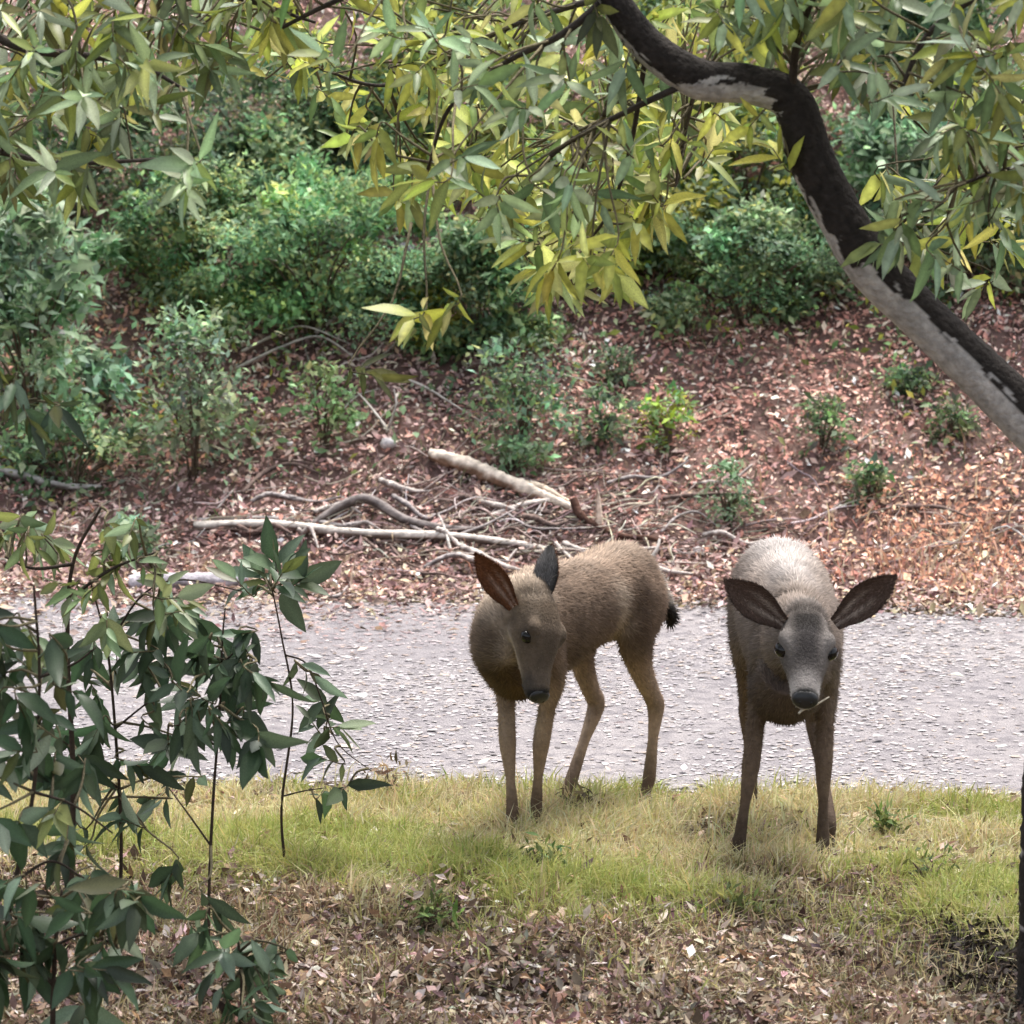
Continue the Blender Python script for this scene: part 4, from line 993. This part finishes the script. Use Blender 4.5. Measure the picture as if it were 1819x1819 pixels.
sapling('dark sapling with a fan of upright leaves on top and drooping leaves aside', [(512, 1560), (500, 1440), (520, 1260), (500, 1130), (482, 1040)], None, .005,
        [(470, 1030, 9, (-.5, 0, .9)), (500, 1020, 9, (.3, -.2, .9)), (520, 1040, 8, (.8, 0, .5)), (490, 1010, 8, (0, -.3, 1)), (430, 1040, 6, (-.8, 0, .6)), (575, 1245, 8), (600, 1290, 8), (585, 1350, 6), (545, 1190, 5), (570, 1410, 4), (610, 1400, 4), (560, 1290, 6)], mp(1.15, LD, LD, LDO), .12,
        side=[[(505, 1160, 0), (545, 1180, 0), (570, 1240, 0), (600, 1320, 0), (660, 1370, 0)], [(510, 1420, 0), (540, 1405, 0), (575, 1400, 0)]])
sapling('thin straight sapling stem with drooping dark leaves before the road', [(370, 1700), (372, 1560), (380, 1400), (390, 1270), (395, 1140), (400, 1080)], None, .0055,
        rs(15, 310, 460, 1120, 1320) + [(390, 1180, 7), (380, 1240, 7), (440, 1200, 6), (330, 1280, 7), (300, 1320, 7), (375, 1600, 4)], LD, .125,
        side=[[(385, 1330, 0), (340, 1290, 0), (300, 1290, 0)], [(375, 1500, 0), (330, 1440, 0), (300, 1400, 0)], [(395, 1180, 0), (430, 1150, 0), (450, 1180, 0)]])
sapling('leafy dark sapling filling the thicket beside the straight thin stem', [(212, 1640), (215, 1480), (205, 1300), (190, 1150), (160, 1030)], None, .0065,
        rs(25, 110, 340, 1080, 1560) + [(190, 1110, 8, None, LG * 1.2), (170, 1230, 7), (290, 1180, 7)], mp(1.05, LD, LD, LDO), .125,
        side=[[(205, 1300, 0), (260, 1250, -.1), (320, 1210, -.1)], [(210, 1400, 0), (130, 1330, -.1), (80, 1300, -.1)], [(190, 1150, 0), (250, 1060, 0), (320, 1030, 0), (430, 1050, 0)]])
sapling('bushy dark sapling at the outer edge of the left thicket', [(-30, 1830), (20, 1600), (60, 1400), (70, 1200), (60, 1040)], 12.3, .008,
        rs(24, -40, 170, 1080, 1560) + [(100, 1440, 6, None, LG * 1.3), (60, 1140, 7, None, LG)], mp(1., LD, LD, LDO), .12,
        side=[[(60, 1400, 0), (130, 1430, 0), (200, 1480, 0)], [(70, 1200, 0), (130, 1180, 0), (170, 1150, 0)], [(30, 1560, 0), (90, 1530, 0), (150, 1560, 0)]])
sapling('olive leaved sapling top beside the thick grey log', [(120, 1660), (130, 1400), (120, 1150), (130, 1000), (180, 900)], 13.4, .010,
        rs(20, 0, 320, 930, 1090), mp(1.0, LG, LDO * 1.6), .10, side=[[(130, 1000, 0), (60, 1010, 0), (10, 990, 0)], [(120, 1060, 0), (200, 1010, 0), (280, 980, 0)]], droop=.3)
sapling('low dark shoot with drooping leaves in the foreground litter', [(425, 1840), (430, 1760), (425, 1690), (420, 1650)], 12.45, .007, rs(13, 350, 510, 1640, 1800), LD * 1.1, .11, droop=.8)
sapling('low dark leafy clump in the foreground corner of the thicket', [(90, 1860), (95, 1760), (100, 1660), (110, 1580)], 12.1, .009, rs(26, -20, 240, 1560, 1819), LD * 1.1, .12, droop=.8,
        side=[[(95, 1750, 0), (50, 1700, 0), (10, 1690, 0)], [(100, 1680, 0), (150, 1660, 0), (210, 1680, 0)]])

# ------------------------------------------------------------------ brushwood: thin sticks strewn over the bank
B = Batch()
for i in range(560):
    px = rng.uniform(-40, 1860); py = rng.uniform(640, 1050) if rng.random() < .6 else rng.normal(960, 45)
    if i > 330: px, py = rng.normal(860, 190), rng.normal(935, 45)
    if 1000 < px and py < 900 and rng.random() < .6: continue
    p = hit(px, py); L = rng.uniform(.08, .38); az = rng.normal(0, .7); d = np.array((math.cos(az), math.sin(az) * .7, 0)) * L
    P = []
    for t in (0, .35, .7, 1):
        g = p + d * t + rng.normal(size=3) * .012; g[2] = float(H(g[0], g[1])) + .02 + rng.uniform(0, .05) * t; P.append(g)
    r_ = rng.uniform(.0015, .0048)
    V, F = tube(P, [r_, r_ * .9, r_ * .7, r_ * .4], seg=6, n=8)
    B.add(V, F, leafcol(np.array([(.45, .38, .33), (.30, .24, .21), (.14, .10, .085), (.60, .54, .47), (.09, .06, .05)]), 1, .2)[0])
link('brushwood', B.mesh('brushwood', M_WOOD, True), kind='stuff')

# low leafy cover that ties the shrubs together on the green parts of the bank
n = 60000; x = rng.uniform(-3.2, 3.2, n); y = rng.uniform(19.6, 25.5, n)
def green_mask(x, y):
    m = 0
    for px, py, rx, ry in [(330, 480, .45, .7), (560, 450, .6, .8), (800, 480, .45, .8), (1330, 470, .5, .6), (1700, 380, .7, .9), (60, 620, .45, .8), (330, 740, .25, .6), (1050, 330, .6, .8), (600, 200, 1.2, .8), (200, 230, .8, .8), (930, 700, .25, .4), (1300, 200, .8, .9)]:
        m = np.maximum(m, blob(x, y, px, py, rx, ry))
    return m
k = green_mask(x, y) * 1.1 * sstep(.33, .55, fbm(x * 3, y * 3, 44)) > rng.random(n); x, y = x[k], y[k]; n = len(x)
hh = (.05 + .20 * fbm(x * 4, y * 4, 45)) * rng.random(n)
P = np.stack([x, y, H(x, y) + hh], -1); D = nrm(rand_dirs(n) + np.array((0, -.4, .1))); N = nrm(rand_dirs(n) * .7 + np.array((0, -.5, .8)))
L = rng.uniform(.02, .06, n); V, F, k = leaf_batch(P, D, N, L, L * .48, .2, .25, 0)
tn = (.6 + .9 * fbm(x * 2.5, y * 2.5, 46))[:, None]
c = np.where((fbm(x * 1.4, y * 1.4, 47) > .47)[:, None], leafcol(mp(1.25, MG, DG), n, .25), leafcol(mp(1.1, YG, DG, BG), n, .25)) * tn
link('ground_cover', mesh_np('ground_cover', V, F, np.repeat(c, k, 0), M_SHRUB), kind='stuff')

# dark weeds standing in the grass verge
for px, py, r_, h_, lab in [(960, 1560, 40, 55, 'dark green weed low in the grass before the brown deer'), (1035, 1470, 30, 60, 'thin brown weed stalks by the brown deer\'s hind hoof'),
                            (1650, 1590, 60, 70, 'dark green weed clump in the grass near the dark tree trunk'), (1570, 1500, 24, 50, 'small dark weed in the grass behind the larger clump'),
                            (690, 1440, 45, 80, 'withered brown weed at the grass edge by the sapling'), (1300, 1640, 50, 55, 'olive weed where the grass meets the leaf litter'), (760, 1660, 45, 60, 'olive tuft in the litter before the saplings')]:
    br = 'brown' in lab.split('weed')[0]
    shrub('weed', lab, px, py, r_, h_, np.array([(.16, .11, .06), (.10, .07, .04)]) if br else np.array([(.12, .17, .05), (.08, .12, .035), (.20, .24, .08)]), 150, .030, None, 'weed', .3, .8)
